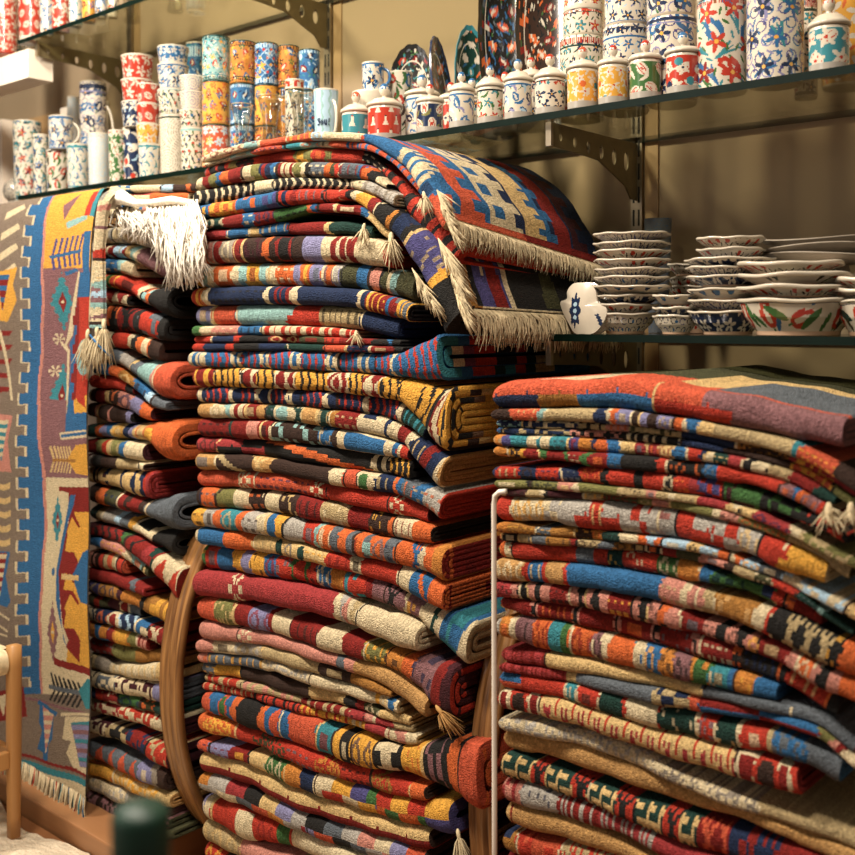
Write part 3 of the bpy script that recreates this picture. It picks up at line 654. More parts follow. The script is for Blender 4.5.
LEFT = [
R_('82,192 107,186 164,184 196,183', '82,200 107,193 164,191.5 196,190', '60w 116b 120w 125b 131w 158L 170N 184o 189N', 'cream rug with blue bars', m=1, inner='w'),
R_('86,201 115,194 164,192.5 185,193', '86,209 115,203 164,201 185,201', '60w 104o 108y 112w 128qw/H 150o', 'orange and cream rug', m=1, inner='w'),
R_('88,210 110,207 150,206', '88,217.5 110,217 150,216', '60o 106w 114bw/S 140p', 'thin cream rug with blue ticks', m=1, inner='w'),
R_('90,218 110,217.5 150,216.5', '92,227 110,226.5 150,224.5', '60r 104K 118ew/f 124bw/S', 'thin tan rug with blue edge', m=1, inner='e'),
R_('92,232 122,226 149,226 158,228', '92,242 122,242.5 149,247 158,249', '60w 110S 112w 122S 124w 135S 137w 145S', 'cream ribbed woollen rug', m=2, inner='w'),
R_('92,245 122,243.5 149,251 166,257 172,260', '92,258 110,258 132,263 164,282 172,286', '60S 103R 106w 110R 114L 124R 127e 132T 137w 140m', 'lilac and cream striped rug with mauve fold', m=2, inner='s', hollow=.42),
R_('92,260 118,259.5 133,261', '92,271 118,273 133,277', '60b 118T 122w', 'light blue and cream rug', m=1, inner='w'),
R_('92,273 122,274.5 149,288 160,286 172,284', '92,286 118,291 132,299 150,309 166,318 176,319', '60y 104r 108g 112yr/i 118r 138w 142oT/F 150x', 'red grey-hooked rug with open black fold', m=2, inner='x', hollow=.42, dy=-.004),
R_('92,288 122,291.5 128,294', '92,302 118,304 128,306', '60wR/T', 'cream rug with red triangles', m=1, inner='x'),
R_('92,305 130,308 165,318', '92,328 130,332 160,341', '60N 104xo/f 118Rx/x 135x 140sr/F 158x', 'dark brown and red shaggy rug', m=2, inner='x'),
R_('92,333 139,335 158,343', '92,346 115,346.5 151,360', '60r 104w 110r 128w 132x 138wo/S 148N', 'bright red rug with white end', m=1, inner='N'),
R_('92,348 115,350.5 143,361.5 164,362 174,362', '92,360 111,363.5 135,378.5 160,398 176,402', '60s 120S 130s 140T 148T 152p 155c', 'slate grey rug with orange open fold', m=2, inner='c', hollow=.42, dy=-.004),
R_('92,362 113,364.5 135,379.5 156,399.5 168,404', '92,373 113,376 135,391 158,409.5 172,411', '60b 112o 122z 134b 146L 152s', 'blue and rust rug', m=2, inner='s'),
R_('90,374.5 110,376 133,383', '90,387 113,389 135,395', '60r 126x', 'plain scarlet rug', m=1, inner='R'),
R_('88,388.5 118,391 152,408', '88,399.5 122,406.5 150,423', '60M 97q 105e 110N 120p 132l 139l 142o', 'lilac and brown rug with orange end', m=2, inner='M'),
R_('88,404 120,409 133,412.5', '88,416.5 122,422.5 133,424.5', '60N 98p 100N 112p 114N 128l', 'dark grey rug with pink stripes', m=2, inner='x'),
R_('87,424 118,424 143,423 160,420.5 176,421', '87,435.5 118,438.5 145,442 165,461 178,463', '60B 92G 98o 104l 110b 114e 124B 130l 136e 148yo/F 154o', 'gold and navy rug with orange open fold', m=2, inner='o', hollow=.42, dy=-.006),
R_('86,440 118,441 146,444', '86,452 118,455 146,461.5', '60R 98v 108r 112v 124b 130w', 'red green and cream block rug', m=2, inner='M'),
R_('86,454.5 118,458.5 147,464', '86,464.5 118,467.5 147,471', '60M 94S 97x 106N 120k 140w', 'dark khaki brown rug', m=1, inner='N'),
R_('86,467.5 118,470 151,472', '86,481.5 118,489 150,499', '60xe/s 96eM/f 105B 108e 122B 126e 134B 137e 141B 146r 148q', 'gold rug with navy bars and crimson edge', m=3, inner='R', cap='0qR/s'),
R_('86,484 118,491.5 149,501.5 162,497 176,495', '86,503 118,510 149,520.5 165,531 180,533', '60N 98o 106V 120R 128N 132R 140N 146s', 'dark rug with orange patch and grey open fold', m=2, inner='s', hollow=.42, dy=-.004),
R_('86,505.5 122,515 152,531 162,532 172,531', '86,521 122,530 150,546 165,556 176,558', '60G 96k 101S 110S 114L 120s 127y 131xw/H 145w 150x', 'slate and cream rug with black roll end', m=2, inner='x', hollow=.42),
R_('86,522.5 122,533.5 150,548 180,567', '86,534 122,545 150,566 173,596', '60M 97Rx/Z 124g 128R 136Rx/F 146q 152GR/F 158rw/T', 'crimson green zigzag rug', m=1, inner='R'),
R_('86,535 114,538 130,549 150,568', '86,544.5 118,552 130,562 150,579', '60b 104p 128w 134T 145V', 'blue and pinkish beige rug', m=1, inner='V'),
R_('86,550.5 128,557', '86,566 126,573', '60Np/s 97rN/S 106ck/S 118rx/S', 'rug of narrow red and brown bars', m=2, inner='c'),
R_('86,568.5 118,574 149,587', '86,578 118,584 149,596', '60R 135s 139R 148q', 'plain dark red rug', m=1, inner='R'),
R_('86,581 122,589 168,604', '86,592 122,600 143,612 168,627', '60P 98P 102z 122M 126a 142x 146yz/F', 'golden ochre and purple rug', m=1, inner='z'),
R_('86,594 115,600.5 139,606', '86,606 115,610.5 139,616.5', '60V 96r 101V 108M 119wR/i 128s', 'dark green rug with red figures', m=1, inner='x'),
R_('86,607.5 122,614.5 165,630', '86,618 118,625.5 143,635 167,652', '60wB/Z 100B 112wR/i 124BL/Z 138bw/F 150Rw/x 160R', 'navy and cream zigzag rug', m=1, inner='R'),
R_('86,621.5 118,628 149,638', '86,635.5 118,643 149,653', '60a 98ab/F 112R 118ay/o 132v 138Rp/s', 'orange blue and crimson rug', m=2, inner='R'),
R_('86,639 122,645.5 164,653', '86,651 118,659 137,664.5 164,660', '60R 114v 136z', 'crimson rug with olive band', m=1, inner='z'),
R_('86,654.5 122,664.5 164,663', '86,667.5 122,677 156,681 166,682', '60k 96h 110w 158e', 'plain cream and khaki rug', m=1, inner='e'),
R_('86,671 122,678 165,686', '86,685 122,694 165,705.5', '60wN/f 98ws/f 120wM/f 155l', 'knotty grey and white rag rug', m=2, inner='s'),
R_('86,687 130,696.5 166,708', '86,696 130,707 168,719', '60B 96r 104R 119g 139oV/x 153G', 'red rug with green and orange block', m=1, inner='G'),
R_('86,699.5 130,709.5 170,723', '86,712.5 130,722.5 171,742', '60qw/f 120wr/f 150rw/F', 'red cream flecked rag rug', m=2, inner='M'),
R_('86,717.5 130,730 164,746 170,749', '86,731 130,746 160,764 170,771', '60wM/f 110kx/F 130RB/f 150rk/f 170N', 'dark red and beige shaggy rag rug', m=1, inner='M'),
R_('86,739 130,755 168,772', '86,754 130,774 155,786 168,790', '60cs/T 96cs/T 144l 154h 160N', 'coral rug with grey teeth', m=2, inner='N'),
R_('86,760 130,777 164,793 171,795', '86,773 130,790 160,806 171,810', '60y 110yo/f 114ye/f 160e', 'golden yellow rug rolled at its end', m=2, inner='K', hollow=.1, dy=-.004),
R_('86,775.5 130,793 150,801', '86,788.5 130,807 150,815', '60wS/f 130hS/f', 'cream-grey fleecy rug', m=1, inner='h'),
R_('86,791.5 130,809 172,818', '86,808 130,822 172,828', '60mN/f', 'dusty mauve brown rug', m=1, inner='V'),
R_('86,809 130,824 178,829', '86,824 130,836 180,838', '60V', 'dark olive rug', m=1, inner='V'),
]
YM, YR, YL = 1.38, 1.32, 1.38
objsM = build_stack(MID, YM, 'middle pile', 'rugs folded in the middle pile', 1000)
objsR = build_stack(RIGHT, YR, 'right pile', 'rugs folded in the right pile', 3000)
objsL = build_stack(LEFT, YL, 'left pile', 'rugs folded in the left pile', 5000)
def P3(px, py, Y):
    X, Z = at(px, py, Y); return (X, Y, Z)
# tassels and knotted ends the photo shows
def tas(o, px, py, Y, d, ln, ck, n=26, rad=.005, seed=1): tassel(o, P3(px, py, Y), d, ln, ck, n, rad, seed)
tas(objsM[1], 424, 194, 1.37, (.3, -.05, -1), .035, 'w')
tas(objsM[6], 391, 236, 1.365, (.1, -.1, -1), .045, 'w', 34, .007)
tas(objsM[6], 364, 226, 1.36, (-.15, -.1, -1), .03, 'w', 20)
tas(objsM[12], 356, 333, 1.365, (.2, -.2, -1), .018, 'w', 18, .005)
tas(objsM[37], 458, 832, 1.365, (.3, -.1, -.8), .05, 'w', 22, .005)
tas(objsM[28], 438, 708, 1.37, (.8, 0, -.6), .05, 'K', 26, .006)
tas(objsR[5], 829, 508, 1.30, (.1, -.1, -1), .022, 'w', 20, .007)
tas(objsR[3], 851, 507, 1.30, (.05, -.1, -1), .022, 'w', 16, .006)
def edge_fringe(o, line, Y, dpx, n, seed, ck='w', spread=4):
    rs = random.Random(seed); f = MB(); L = pts(line); t = np.linspace(0, 1, len(L))
    for i in range(n):
        q = rs.random(); x, y = np.interp(q, t, L[:, 0]), np.interp(q, t, L[:, 1]); k = .7+.5*rs.random()
        dx, dy = dpx[0]*k+rs.gauss(0, spread), dpx[1]*k+rs.gauss(0, spread)*.6; y1 = Y-.004-.012*rs.random()
        P = [P3(x, y, Y+.002), P3(x+dx*.35, y+dy*.3, y1), P3(x+dx*.7, y+dy*.68, y1-.003), P3(x+dx, y+dy, y1)]
        f.tube(P, [.0012, .0013, .0011, .0005], COL[ck]*(.85+.3*rs.random()), n=4)
    f.build('fringe', M['fringe'], o)
edge_fringe(objsM[5], '438,238 446,256 453,280 459,308', 1.37, (16, 26), 300, 4)
edge_fringe(objsM[5], '412,268 420,282 430,296', 1.372, (12, 24), 150, 6)
edge_fringe(objsM[0], '437,190 440,200 445,216 452,232', 1.365, (12, 16), 200, 5, spread=3)
# ---------------------------------------------------------------- setting
WY = 1.95; SY = 1.60; S1 = CAMZ+.385; S2 = CAMZ+.86; S0 = CAMZ-.022
def struct(o): o['kind'] = 'structure'; return o
struct(bx('wall_back', M['wall'], -5.2, 1.6, WY, WY+.1, -.02, 3.0))
struct(bx('floor', M['floor'], -5.2, 1.6, -1.5, WY+.1, -.05, 0))
UX = [-2.97, -2.04, -1.108]
for i, x in enumerate(UX):
    struct(bx('trim_%d' % (i+1), M['strip'], x+.016, x+.046, WY-.004, WY-.0002, 0, 2.95))
def shelf(name, x0, x1, z, label, th=.013, y0=SY):
    m = MB(); m.box(x0, x1, y0, WY-.012, z-th, z)
    mi = np.zeros(6, int); mi[[0, 1, 2, 3]] = [1, 1, 1, 1]
    # faces: 0 -x, 1 +x, 2 front, 3 back, 4 bottom, 5 top
    m.mi = [mi]
    # box() face order: (-x), (+x), (-y), (+y), (-z), (+z)
    o = m.build(name, [M['glass'], M['edge']], smooth=False, colors=False)
    tag(o, label, 'shelf', 'glass wall shelves'); return o
shelf('glass_shelf', -3.05, .9, S1, 'long glass shelf holding mugs, canisters and sugar pots')
shelf('glass_shelf', -3.05, -.9, S2, 'high glass shelf at top left, above the mugs')
shelf('glass_shelf', -1.135, .9, S0, 'low glass shelf holding stacked patterned bowls')
# slotted uprights
for i, (x, lb) in enumerate(((UX[0], 'slotted metal upright behind the left mugs'), (UX[1], 'slotted metal upright right of the tall painted tumblers'),
                             (UX[2], 'slotted metal upright above the stacked bowls'))):
    m = MB(); m.box(x-.013, x+.013, WY-.012, WY-.0005, .2, 2.9)
    o = m.build('shelf_upright', M['steel'], smooth=False, colors=False); tag(o, lb, 'shelf upright', 'slotted shelf uprights')
    s = MB(); z = .25
    while z < 2.85:
        for dx in (-.006, .006): s.box(x+dx-.0022, x+dx+.0022, WY-.0126, WY-.0115, z, z+.034)
        z += .048
    so = s.build('slots', M['dark'], o, smooth=False, colors=False)
# brackets
def bracket(x, ztop, label, front=SY+.02):
    L0, L1 = front, WY-.013
    pts_ = [(L0, 0), (L1, 0), (L1, -.118), (L1-.022, -.118), (L1-.045, -.092), (L0+.17, -.052), (L0+.1, -.047), (L0, -.044)]
    holes = [(L0+.035+.048*i, -.024-.0035*i, .0045+.0009*i, .008+.0022*i) for i in range(6)]
    cu = bpy.data.curves.new('bracket', 'CURVE'); cu.dimensions = '2D'; cu.fill_mode = 'BOTH'; cu.extrude = .0016
    def poly(pp):
        s = cu.splines.new('POLY'); s.points.add(len(pp)-1); s.use_cyclic_u = True
        for k, (a, b) in enumerate(pp): s.points[k].co = (a, b, 0, 1)
    poly(pts_)
    for (a, b, r1, r2) in holes:
        poly([(a+r1*math.cos(t*2*PI/14), b+r2*math.sin(t*2*PI/14)) for t in range(14)])
    tmp = bpy.data.objects.new('tmp', cu); C.objects.link(tmp)
    dg = bpy.context.evaluated_depsgraph_get(); me = bpy.data.meshes.new_from_object(tmp.evaluated_get(dg))
    bpy.data.objects.remove(tmp)
    o = bpy.data.objects.new('shelf_bracket', me); C.objects.link(o)
    me.materials.clear(); me.materials.append(M['olive_steel'])
    o.rotation_euler = (PI/2, 0, PI/2); o.location = (x, 0, ztop-.0135)
    tag(o, label, 'bracket', 'metal shelf brackets')
    c = MB(); c.box(x-.006, x+.006, L0-.004, L0+.004, ztop-.0135-.045, ztop-.0140)
    cl = c.build('end_clip', M['steel'], None, smooth=False, colors=False)
    cl.parent = o; cl.matrix_parent_inverse = Vector((0, 0, 0)) and None or o.matrix_basis.inverted()
    return o
bpy.context.view_layer.update()
bracket(UX[2], S1, 'perforated metal bracket under the long shelf, above the bowls')
bracket(UX[1], S2, 'perforated metal bracket at the top, left of centre')
bracket(UX[0], S2, 'perforated metal bracket at top left by the cream board')
bracket(UX[2], S0, 'perforated metal bracket under the low bowl shelf')
# cream board and cabinet at far left
b = bx('display_cabinet', M['cream_board'], -4.9, -2.985, 1.60, 1.68, 2.0-.012, 2.075)
tag(b, 'cream cabinet with thick top board at far left', 'cabinet')
bx('cabinet_post', M['cream_board'], -3.72, -3.66, 1.86, 1.93, .1, 1.986, b)
bx('cabinet_back', M['tan_board'], -4.9, -3.30, 1.925, 1.945, .1, 1.986, b)
bx('cabinet_post', M['cream_board'], -3.33, -3.10, 1.90, 1.944, .1, 1.986, b)

# low platform under the left rugs
p = bx('low_platform', M['plank'], -3.6, -1.965, 1.285, 1.93, 0, .098, bevel=.004); tag(p, 'low wooden platform under the left rug pile', 'platform')
for pile_, lb_ in ((objsM, 'thin wooden board beneath the middle rug pile'), (objsR, 'low wooden board beneath the right rug pile')):
    lo_ = pile_[-1]; vz = np.empty(len(lo_.data.vertices)*3); lo_.data.vertices.foreach_get('co', vz); vz = vz.reshape(-1, 3)+np.array(lo_.location)
    p = bx('low_platform', M['plank'], vz[:, 0].min(), vz[:, 0].max(), vz[:, 1].min()-.01, 1.93, 0, vz[:, 2].min()-.0005); tag(p, lb_, 'platform')
# fleece mat
rs = random.Random(3)
nx_, ny_ = 70, 40; xs = np.linspace(-3.2, -1.55, nx_); ys = np.linspace(.15, 1.262, ny_)
G = np.zeros((nx_, ny_, 3))
for i in range(nx_):
    for j in range(ny_):
        e = min(i, nx_-1-i, j, ny_-1-j)/3.0
        G[i, j] = (xs[i], ys[j]+.02*math.sin(xs[i]*14)*(j > ny_-6), .052+.028*min(1, e)*(.75+.25*math.sin(i*1.3)*math.cos(j*1.7)) + rs.random()*.006)
st = bx('floor_step', M['floor'], -3.3, -1.5, .1, 1.28, 0, .05); st['kind'] = 'structure'; st.name = 'trim_4'
m = MB(); m.grid(G); o = m.build('fleece_mat', M['mat'], colors=False); tag(o, 'shaggy cream fleece mat on the floor at bottom left', 'mat')

# stool
def stool():
    sx, sy = at(13, 700, 1.19)[0]+.004, 1.19
    r = empty('wooden_stool', (sx-.17, sy+.0-.17, 0)); tag(r, 'honey wood stool with woven rush seat at left edge', 'stool')
    zt = at(13, 645, 1.19)[1]
    for (ax, ay) in ((0, 0), (-.36, 0), (0, -.36), (-.36, -.36)):
        m = MB(); w = .014; zz = np.linspace(.075, zt, 10); P = []
        for z in zz:
            k = w*(.82+.18*min(1, z/.3)); px, py = sx+ax, sy+ay
            c = .004
            ring = [(px-k+c, py-k), (px+k-c, py-k), (px+k, py-k+c), (px+k, py+k-c), (px+k-c, py+k), (px-k+c, py+k), (px-k, py+k-c), (px-k, py-k+c)]
            P.append([(a, b_, z) for a, b_ in ring]+[(ring[0][0], ring[0][1], z)])
        P = [[(sx+ax, sy+ay, zz[0])]*9]+P+[[(sx+ax, sy+ay, zz[-1]+.003)]*9]
        m.grid(P); m.build('leg', M['wood'], r, colors=False)
    for (x0, x1, y0, y1) in ((sx-.346, sx-.014, sy-.008, sy+.008), (sx-.346, sx-.014, sy-.368, sy-.352), (sx-.008, sx+.008, sy-.346, sy-.014), (sx-.368, sx-.352, sy-.346, sy-.014)):
        bx('stretcher', M['wood'], x0, x1, y0, y1, .235, .275, r, .003)

    m = MB(); x0, x1, y0, y1 = sx-.372, sx+.012, sy-.372, sy+.012; n = 24; cs = np.array([(math.cos(t), math.sin(t)) for t in np.linspace(PI/2, -PI/2, 11)])
    xs_ = np.linspace(x0+.030, x1-.030, n)
    G = []
    for xx in xs_:
        row = [(xx, (y0+y1)/2, zt-.024)] + [(xx, y1-.020+.020*c_, zt-.036+.028*s_) for c_, s_ in cs] + [(xx, (y0+y1)/2, zt-.060)]
        G.append(row)
    m.grid(np.array(G)); m.grid(np.array([[(a_, 2*((y0+y1)/2)-b_, c_) for a_, b_, c_ in r2] for r2 in G]), flip=True)
    ys_ = np.linspace(y0+.030, y1-.030, n); G = []
    for yy in ys_: G.append([((x0+x1)/2, yy, zt-.022)] + [(x1-.020+.020*c_, yy, zt-.036+.028*s_) for c_, s_ in cs] + [((x0+x1)/2, yy, zt-.062)])
    m.grid(np.array(G), flip=True); m.grid(np.array([[(2*((x0+x1)/2)-a_, b_, c_) for a_, b_, c_ in r2] for r2 in G]))
    m.build('rush_seat', M['cane'], r, colors=False)
stool()

# oval bent-wood rims standing between the piles
def hoop(X, yc, zc, sy, sz, w, label, th=.016):
    n = 90; prof = []
    # grooved outer face: list of (offset outwards, x offset)
    k = 15
    for i in range(k):
        u = i/(k-1); prof.append((th/2 + .003*math.sin(u*PI) - (.0035 if i in (3, 7, 11) else 0), (u-.5)*w))
    prof += [(-th/2, w/2), (-th/2, -w/2), prof[0]]
    P = []
    for j in range(n+1):
        t = 2*PI*j/n; cy, cz = math.cos(t), math.sin(t)
        P.append([(X+xo, yc+(sy+o)*cy, zc+(sz+o)*cz) for o, xo in prof])
    m = MB(); m.grid(P); o = m.build('wooden_hoop', M['hoop'], colors=False); tag(o, label, 'wooden hoop', 'oval wooden hoops between piles')
hoop(-1.922, 1.355+.295, .453, .29, .44, .066, 'oval grooved wooden hoop between left and middle piles')
hoop(-1.105, 1.415+.27, .43, .27, .418, .05, 'oval wooden hoop between middle and right piles')

# white pole by the right pile
a0 = at(494.5, 855, 1.285); a1 = at(494, 492, 1.285)
Xp = a1[0]; m = MB()
zt = a1[1]
pp = [(Xp+.002, 1.285, 0.0), (Xp+.001, 1.285, .5), (Xp, 1.285, zt-.02), (Xp+.002, 1.285, zt-.006), (Xp+.010, 1.285, zt+.001), (Xp+.022, 1.287, zt+.003)]
m.tube(pp, .0042, n=10); o = m.build('display_pole', M['white_metal'], colors=False); tag(o, 'thin white metal pole standing at the right pile', 'pole')
bx('foot_plate', M['white_metal'], Xp-.03, Xp+.03, 1.19, 1.30, 0, .006, o)

# green post near the camera
d = ray(141, 806); t_ = .36/ d[1]
cx, cy, cz = d[0]*t_, .36, CAMZ+d[2]*t_
kk = -cx*math.sin(YAW)+cy*math.cos(YAW); rr = 29*kk/F
prof = [(0, cz), (rr*.85, cz-.001), (rr, cz-.006), (rr, cz-.05), (rr*.94, cz-.056), (rr*.94, .03), (rr*2.2, .02), (rr*2.3, .0), (0, 0)]
m = MB(); m.grid([[(cx+r_*math.cos(2*PI*j/32), cy+r_*math.sin(2*PI*j/32), z) for j in range(33)] for r_, z in prof], flip=True)
o = m.build('green_post', M['green'], colors=False); tag(o, 'blurred dark green post in the foreground', 'post')

# ---------------------------------------------------------------- hanging kilim
def kil_paint(x, y):
    """woven design laid out in the cloth's own frame (x across, y down, one unit about 2.3 mm)"""
    c = np.zeros(x.shape+(3,)); c[:] = COL['h']*.55+COL['n']*.45
    taupe = COL['h']*.55+COL['n']*.45
    def put(m, k): c[m] = COL[k] if isinstance(k, str) else k
    def P(poly, k): put(poly_mask(x, y, poly), k)
    wob = 1.2*np.sin(y*.11)+.8*np.sin(y*.043)
    body = (y > 150) & (y < 694)
    ph = ((y-204) % 21)
    lx = np.where(ph < 11, 22, 30) + wob*.3; lx2 = np.where((ph < 5) | (ph > 15), lx-0, lx)
    put(body & (x > lx-2.0) & (x < 44), 'w'); put(body & (((ph < 1.6) | ((ph > 10) & (ph < 12)))) & (x > 20) & (x < 31), 'w')
    put(body & (x > lx) & (x < 44), 'b')
    pe = 39.5+2*np.sin((y-200)/41.)+wob*.4
    put(body & (x > pe) & (x < 92.5), 'w')
    put(body & (x > pe) & (x < pe+2.6), 'p')
    R = x > pe+2.4
    def seg(y0, y1, k, x1=99): put(R & (y >= y0) & (y < y1) & (x < x1), k)
    seg(150, 268, 'y'); seg(268, 273, 'm'); seg(273, 440, 'm'); seg(437, 442, 'm'); seg(442, 478, 'm'); seg(478, 694, 'w')
    # top yellow panel
    P([(56, 205), (70, 192), (66, 204), (60, 220)], 'm'); P([(62, 222), (83, 214), (84, 219), (64, 229)], 'T'); P([(82, 190), (88, 190), (86, 215), (80, 216)], 'r')
    P([(87, 186), (93, 186), (93, 216), (86, 216)], 't'); P([(83, 231), (90, 231), (90, 276), (84, 276), (82, 256)], 'b')
    for i in range(6):
        xx = 50+i*5.4
        P([(xx, 257-i), (xx+2.2, 256-i), (xx+6, 239-i), (xx+3.6, 239-i)], 'P'); P([(xx, 257-i), (xx+2.2, 257-i), (xx+4, 269-i), (xx+1.4, 270-i)], 'P')
    P([(48, 256), (80, 249), (81, 252), (49, 259)], 'b')
    # brown panel
    def star(cx, cy, w, h, k1, k2):
        q = np.abs(x-cx)/w + np.abs(y-cy)/h; st = .18*((np.floor((y-cy)/4) % 2) == 0)
        put(q < 1+st, k1); put(q < .42, k2)
        put(np.hypot(x-cx, (y-cy)) < 1.6, 'w')
    star(59.5, 302, 10, 26, 't', 'R'); star(59, 396, 11, 30, 't', 'R')
    for cx_, cy_, k in ((54.5, 339, 'w'), (51, 371, 'w')):
        a = np.arctan2(y-cy_, x-cx_); r_ = np.hypot(x-cx_, y-cy_); put((r_ < 6) & (np.cos(a*6) > .1), k)
    P([(62, 272), (76, 268), (78, 271), (64, 276)], 'b')
    P([(78, 272), (80, 272), (70, 335), (62, 345), (66, 350), (68, 400), (66, 420), (63, 420), (65, 400), (63, 352), (56, 345), (61, 343)], 'w')
    P([(80, 272), (93, 272), (93, 420), (67, 420), (69, 400), (68, 350), (65, 345), (71, 336)], 'b')
    zz = np.floor((y-297)/9.5); off = (zz % 3)*3.2
    put((y > 297) & (y < 400) & (x > 76-off*.9), 'R'); put((y > 297) & (y < 400) & (x > 76-off*.9) & (x > 79), 'r')
    put((((x-86)/9)**2+((y-357)/18)**2 < 1), 'T'); put((y > 350) & (y < 354) & (x > 70) & (x < 80), 'R')
    P([(76, 400), (93, 394), (93, 412), (78, 413)], 'y'); P([(80, 400), (88, 388), (90, 408)], 'r')
    seg(413, 432, 'b'); seg(400, 432, 'm', 66); P([(58, 433), (93, 429), (93, 437), (60, 440)], 'w'); P([(60, 435), (93, 431), (93, 434), (60, 438)], 'b')
    for i in range(7):
        xx = 47+i*4
        P([(xx, 447), (xx+2, 446), (xx+6, 458), (xx+4, 460)], 'e'); P([(xx+4, 461), (xx+6, 461), (xx+2, 473), (xx, 473)], 'e')
    P([(70, 459), (80, 445), (93, 443), (93, 476), (80, 474)], 'y'); P([(50, 459), (80, 459), (80, 462), (50, 462)], 'z')
    # cream panel
    P([(57, 487), (93, 487), (93, 512), (70, 512), (70, 493), (57, 491)], 'R')
    P([(72, 495), (78, 495), (76, 505), (70, 520), (66, 545), (61, 575), (66, 640), (78, 665), (74, 668), (58, 600), (57, 570), (62, 540)], 'b')
    P([(76, 505), (93, 510), (93, 672), (80, 668), (66, 625), (60, 572), (66, 540), (71, 518)], 'R')
    for i, (yy) in enumerate((515, 553, 591, 629)):
        P([(93, yy-3), (76, yy-3), (83, yy+12), (70, yy+17), (67, yy+36), (76, yy+37), (93, yy+40)], 'y'); P([(68, yy+17), (80, yy+33), (82, yy+14), (74, yy+2)], 'R' if i % 2 else 'y')
    P([(93, 548), (86, 552), (76, 575), (84, 602), (93, 605)], 'b'); P([(64, 573), (82, 575), (82, 580), (64, 579)], 'e')
    star(55.5, 521, 6, 22, 't', 'R'); star(53.5, 632, 6, 28, 'm', 'y')
    put(np.hypot((x-53), (y-572)*.5) < 2, 'b')
    # feather at the foot
    P([(54, 657), (93, 668), (93, 676), (54, 664)], 'R'); 
    for i in range(7):
        xx = 49+i*4.6
        P([(xx, 672+i*1.6), (xx+2, 672+i*1.6), (xx+7, 686+i*1.4), (xx+4, 687+i*1.4)], 'x'); P([(xx+5, 689+i), (xx+7, 690+i), (xx, 703+i), (xx-2, 702+i)], 'x')
    P([(47, 684), (80, 690), (80, 695), (47, 688)], 's'); P([(78, 690), (88, 678), (93, 680), (93, 708), (86, 708)], 't')
    # lower border
    put((y >= 694+(x-24)*.25), taupe); put((y >= 696+(x-24)*.25) & (y < 699+(x-24)*.25), 'm'); put((y >= 712) & (y < 715) & (x > 62), 'w')
    P([(37, 700), (58, 712), (56, 716), (54, 714), (54, 738), (50, 744), (50, 760), (57, 767), (56, 771), (36, 760), (37, 756), (45, 758), (45, 752), (38, 748), (42, 730), (38, 722), (38, 706), (35, 703)], 'b')
    tri = poly_mask(x, y, [(41, 706), (54, 714), (48, 754)]); c[tri] = COL['p']; put(tri & ((y % 9) < 4), 'w')
    P([(66, 716), (93, 716), (93, 780), (66, 772), (75, 766), (68, 752), (72, 740), (64, 738)], 'w')
    tr = poly_mask(x, y, [(71, 722), (92, 720), (92, 766), (82, 765)]); c[tr] = COL['l']; put(tr & ((y % 9) < 4.4), 'm'); put(tr & ((y % 18) < 4), 't'); 
    P([(68, 764), (80, 768), (78, 772), (68, 768)], 'R')
    yb = y-(x-24)*.30
    put((yb > 752) & (yb < 755), 'R'); put(yb > 755, taupe); put((yb > 758), 't'); put(yb > 764.5, 'w')
    # left-hand column
    L_ = x < 20
    for i in range(4): P([(0, 212+i*21), (14, 203+i*20), (17, 208+i*20), (0, 220+i*21)], 'w')
    P([(0, 272), (17, 267), (13, 285), (17, 300), (8, 322), (0, 320)], 'y'); t2 = poly_mask(x, y, [(0, 275), (10, 275), (4, 312)]); c[t2] = COL['R']; put(t2 & ((y % 11) < 5), 'b')
    for i in range(5): P([(-20, 330+i*14), (12, 331+i*14), (9, 336+i*14), (-20, 336+i*14)], 'R'); 
    P([(0, 330), (2.4, 330), (15, 400), (12.5, 400)], 'w')
    P([(-4, 412), (16, 416), (12, 440), (16, 472), (-4, 470)], 'p'); t3 = poly_mask(x, y, [(-4, 420), (12, 420), (6, 462)]); c[t3] = COL['w']; put(t3 & ((y % 8) < 4), 't')
    for i in range(5): put((np.abs(y-(484+i*14)-6*np.sin(x*.2)*.5) < 3) & (x < 15) & (x > -9), 'e')
    P([(-6, 550), (15, 551), (12, 575), (17, 600), (14, 606), (-6, 598)], 'b'); t4 = poly_mask(x, y, [(-2, 552), (12, 552), (7, 596)]); c[t4] = COL['w']; put(t4 & ((y % 9) < 4.5), 'R')
    for (a0_, b0_, a1_, b1_) in ((0, 606, 16, 618), (0, 618, 15, 630), (2, 600, 6, 640), (0, 630, 14, 634)):
        dd = np.abs((b1_-b0_)*(x-a0_)-(a1_-a0_)*(y-b0_))/math.hypot(a1_-a0_, b1_-b0_); put((dd < 1) & (x > a0_) & (x < a1_) & (y > b0_-1) & (y < b1_+1), 'w')
    P([(0, 690), (24, 686), (27, 716), (0, 720)], 'R'); P([(4, 695), (12, 692), (10, 715)], 'w'); P([(16, 695), (22, 692), (22, 712)], 'l')
    return c
YH = 1.335
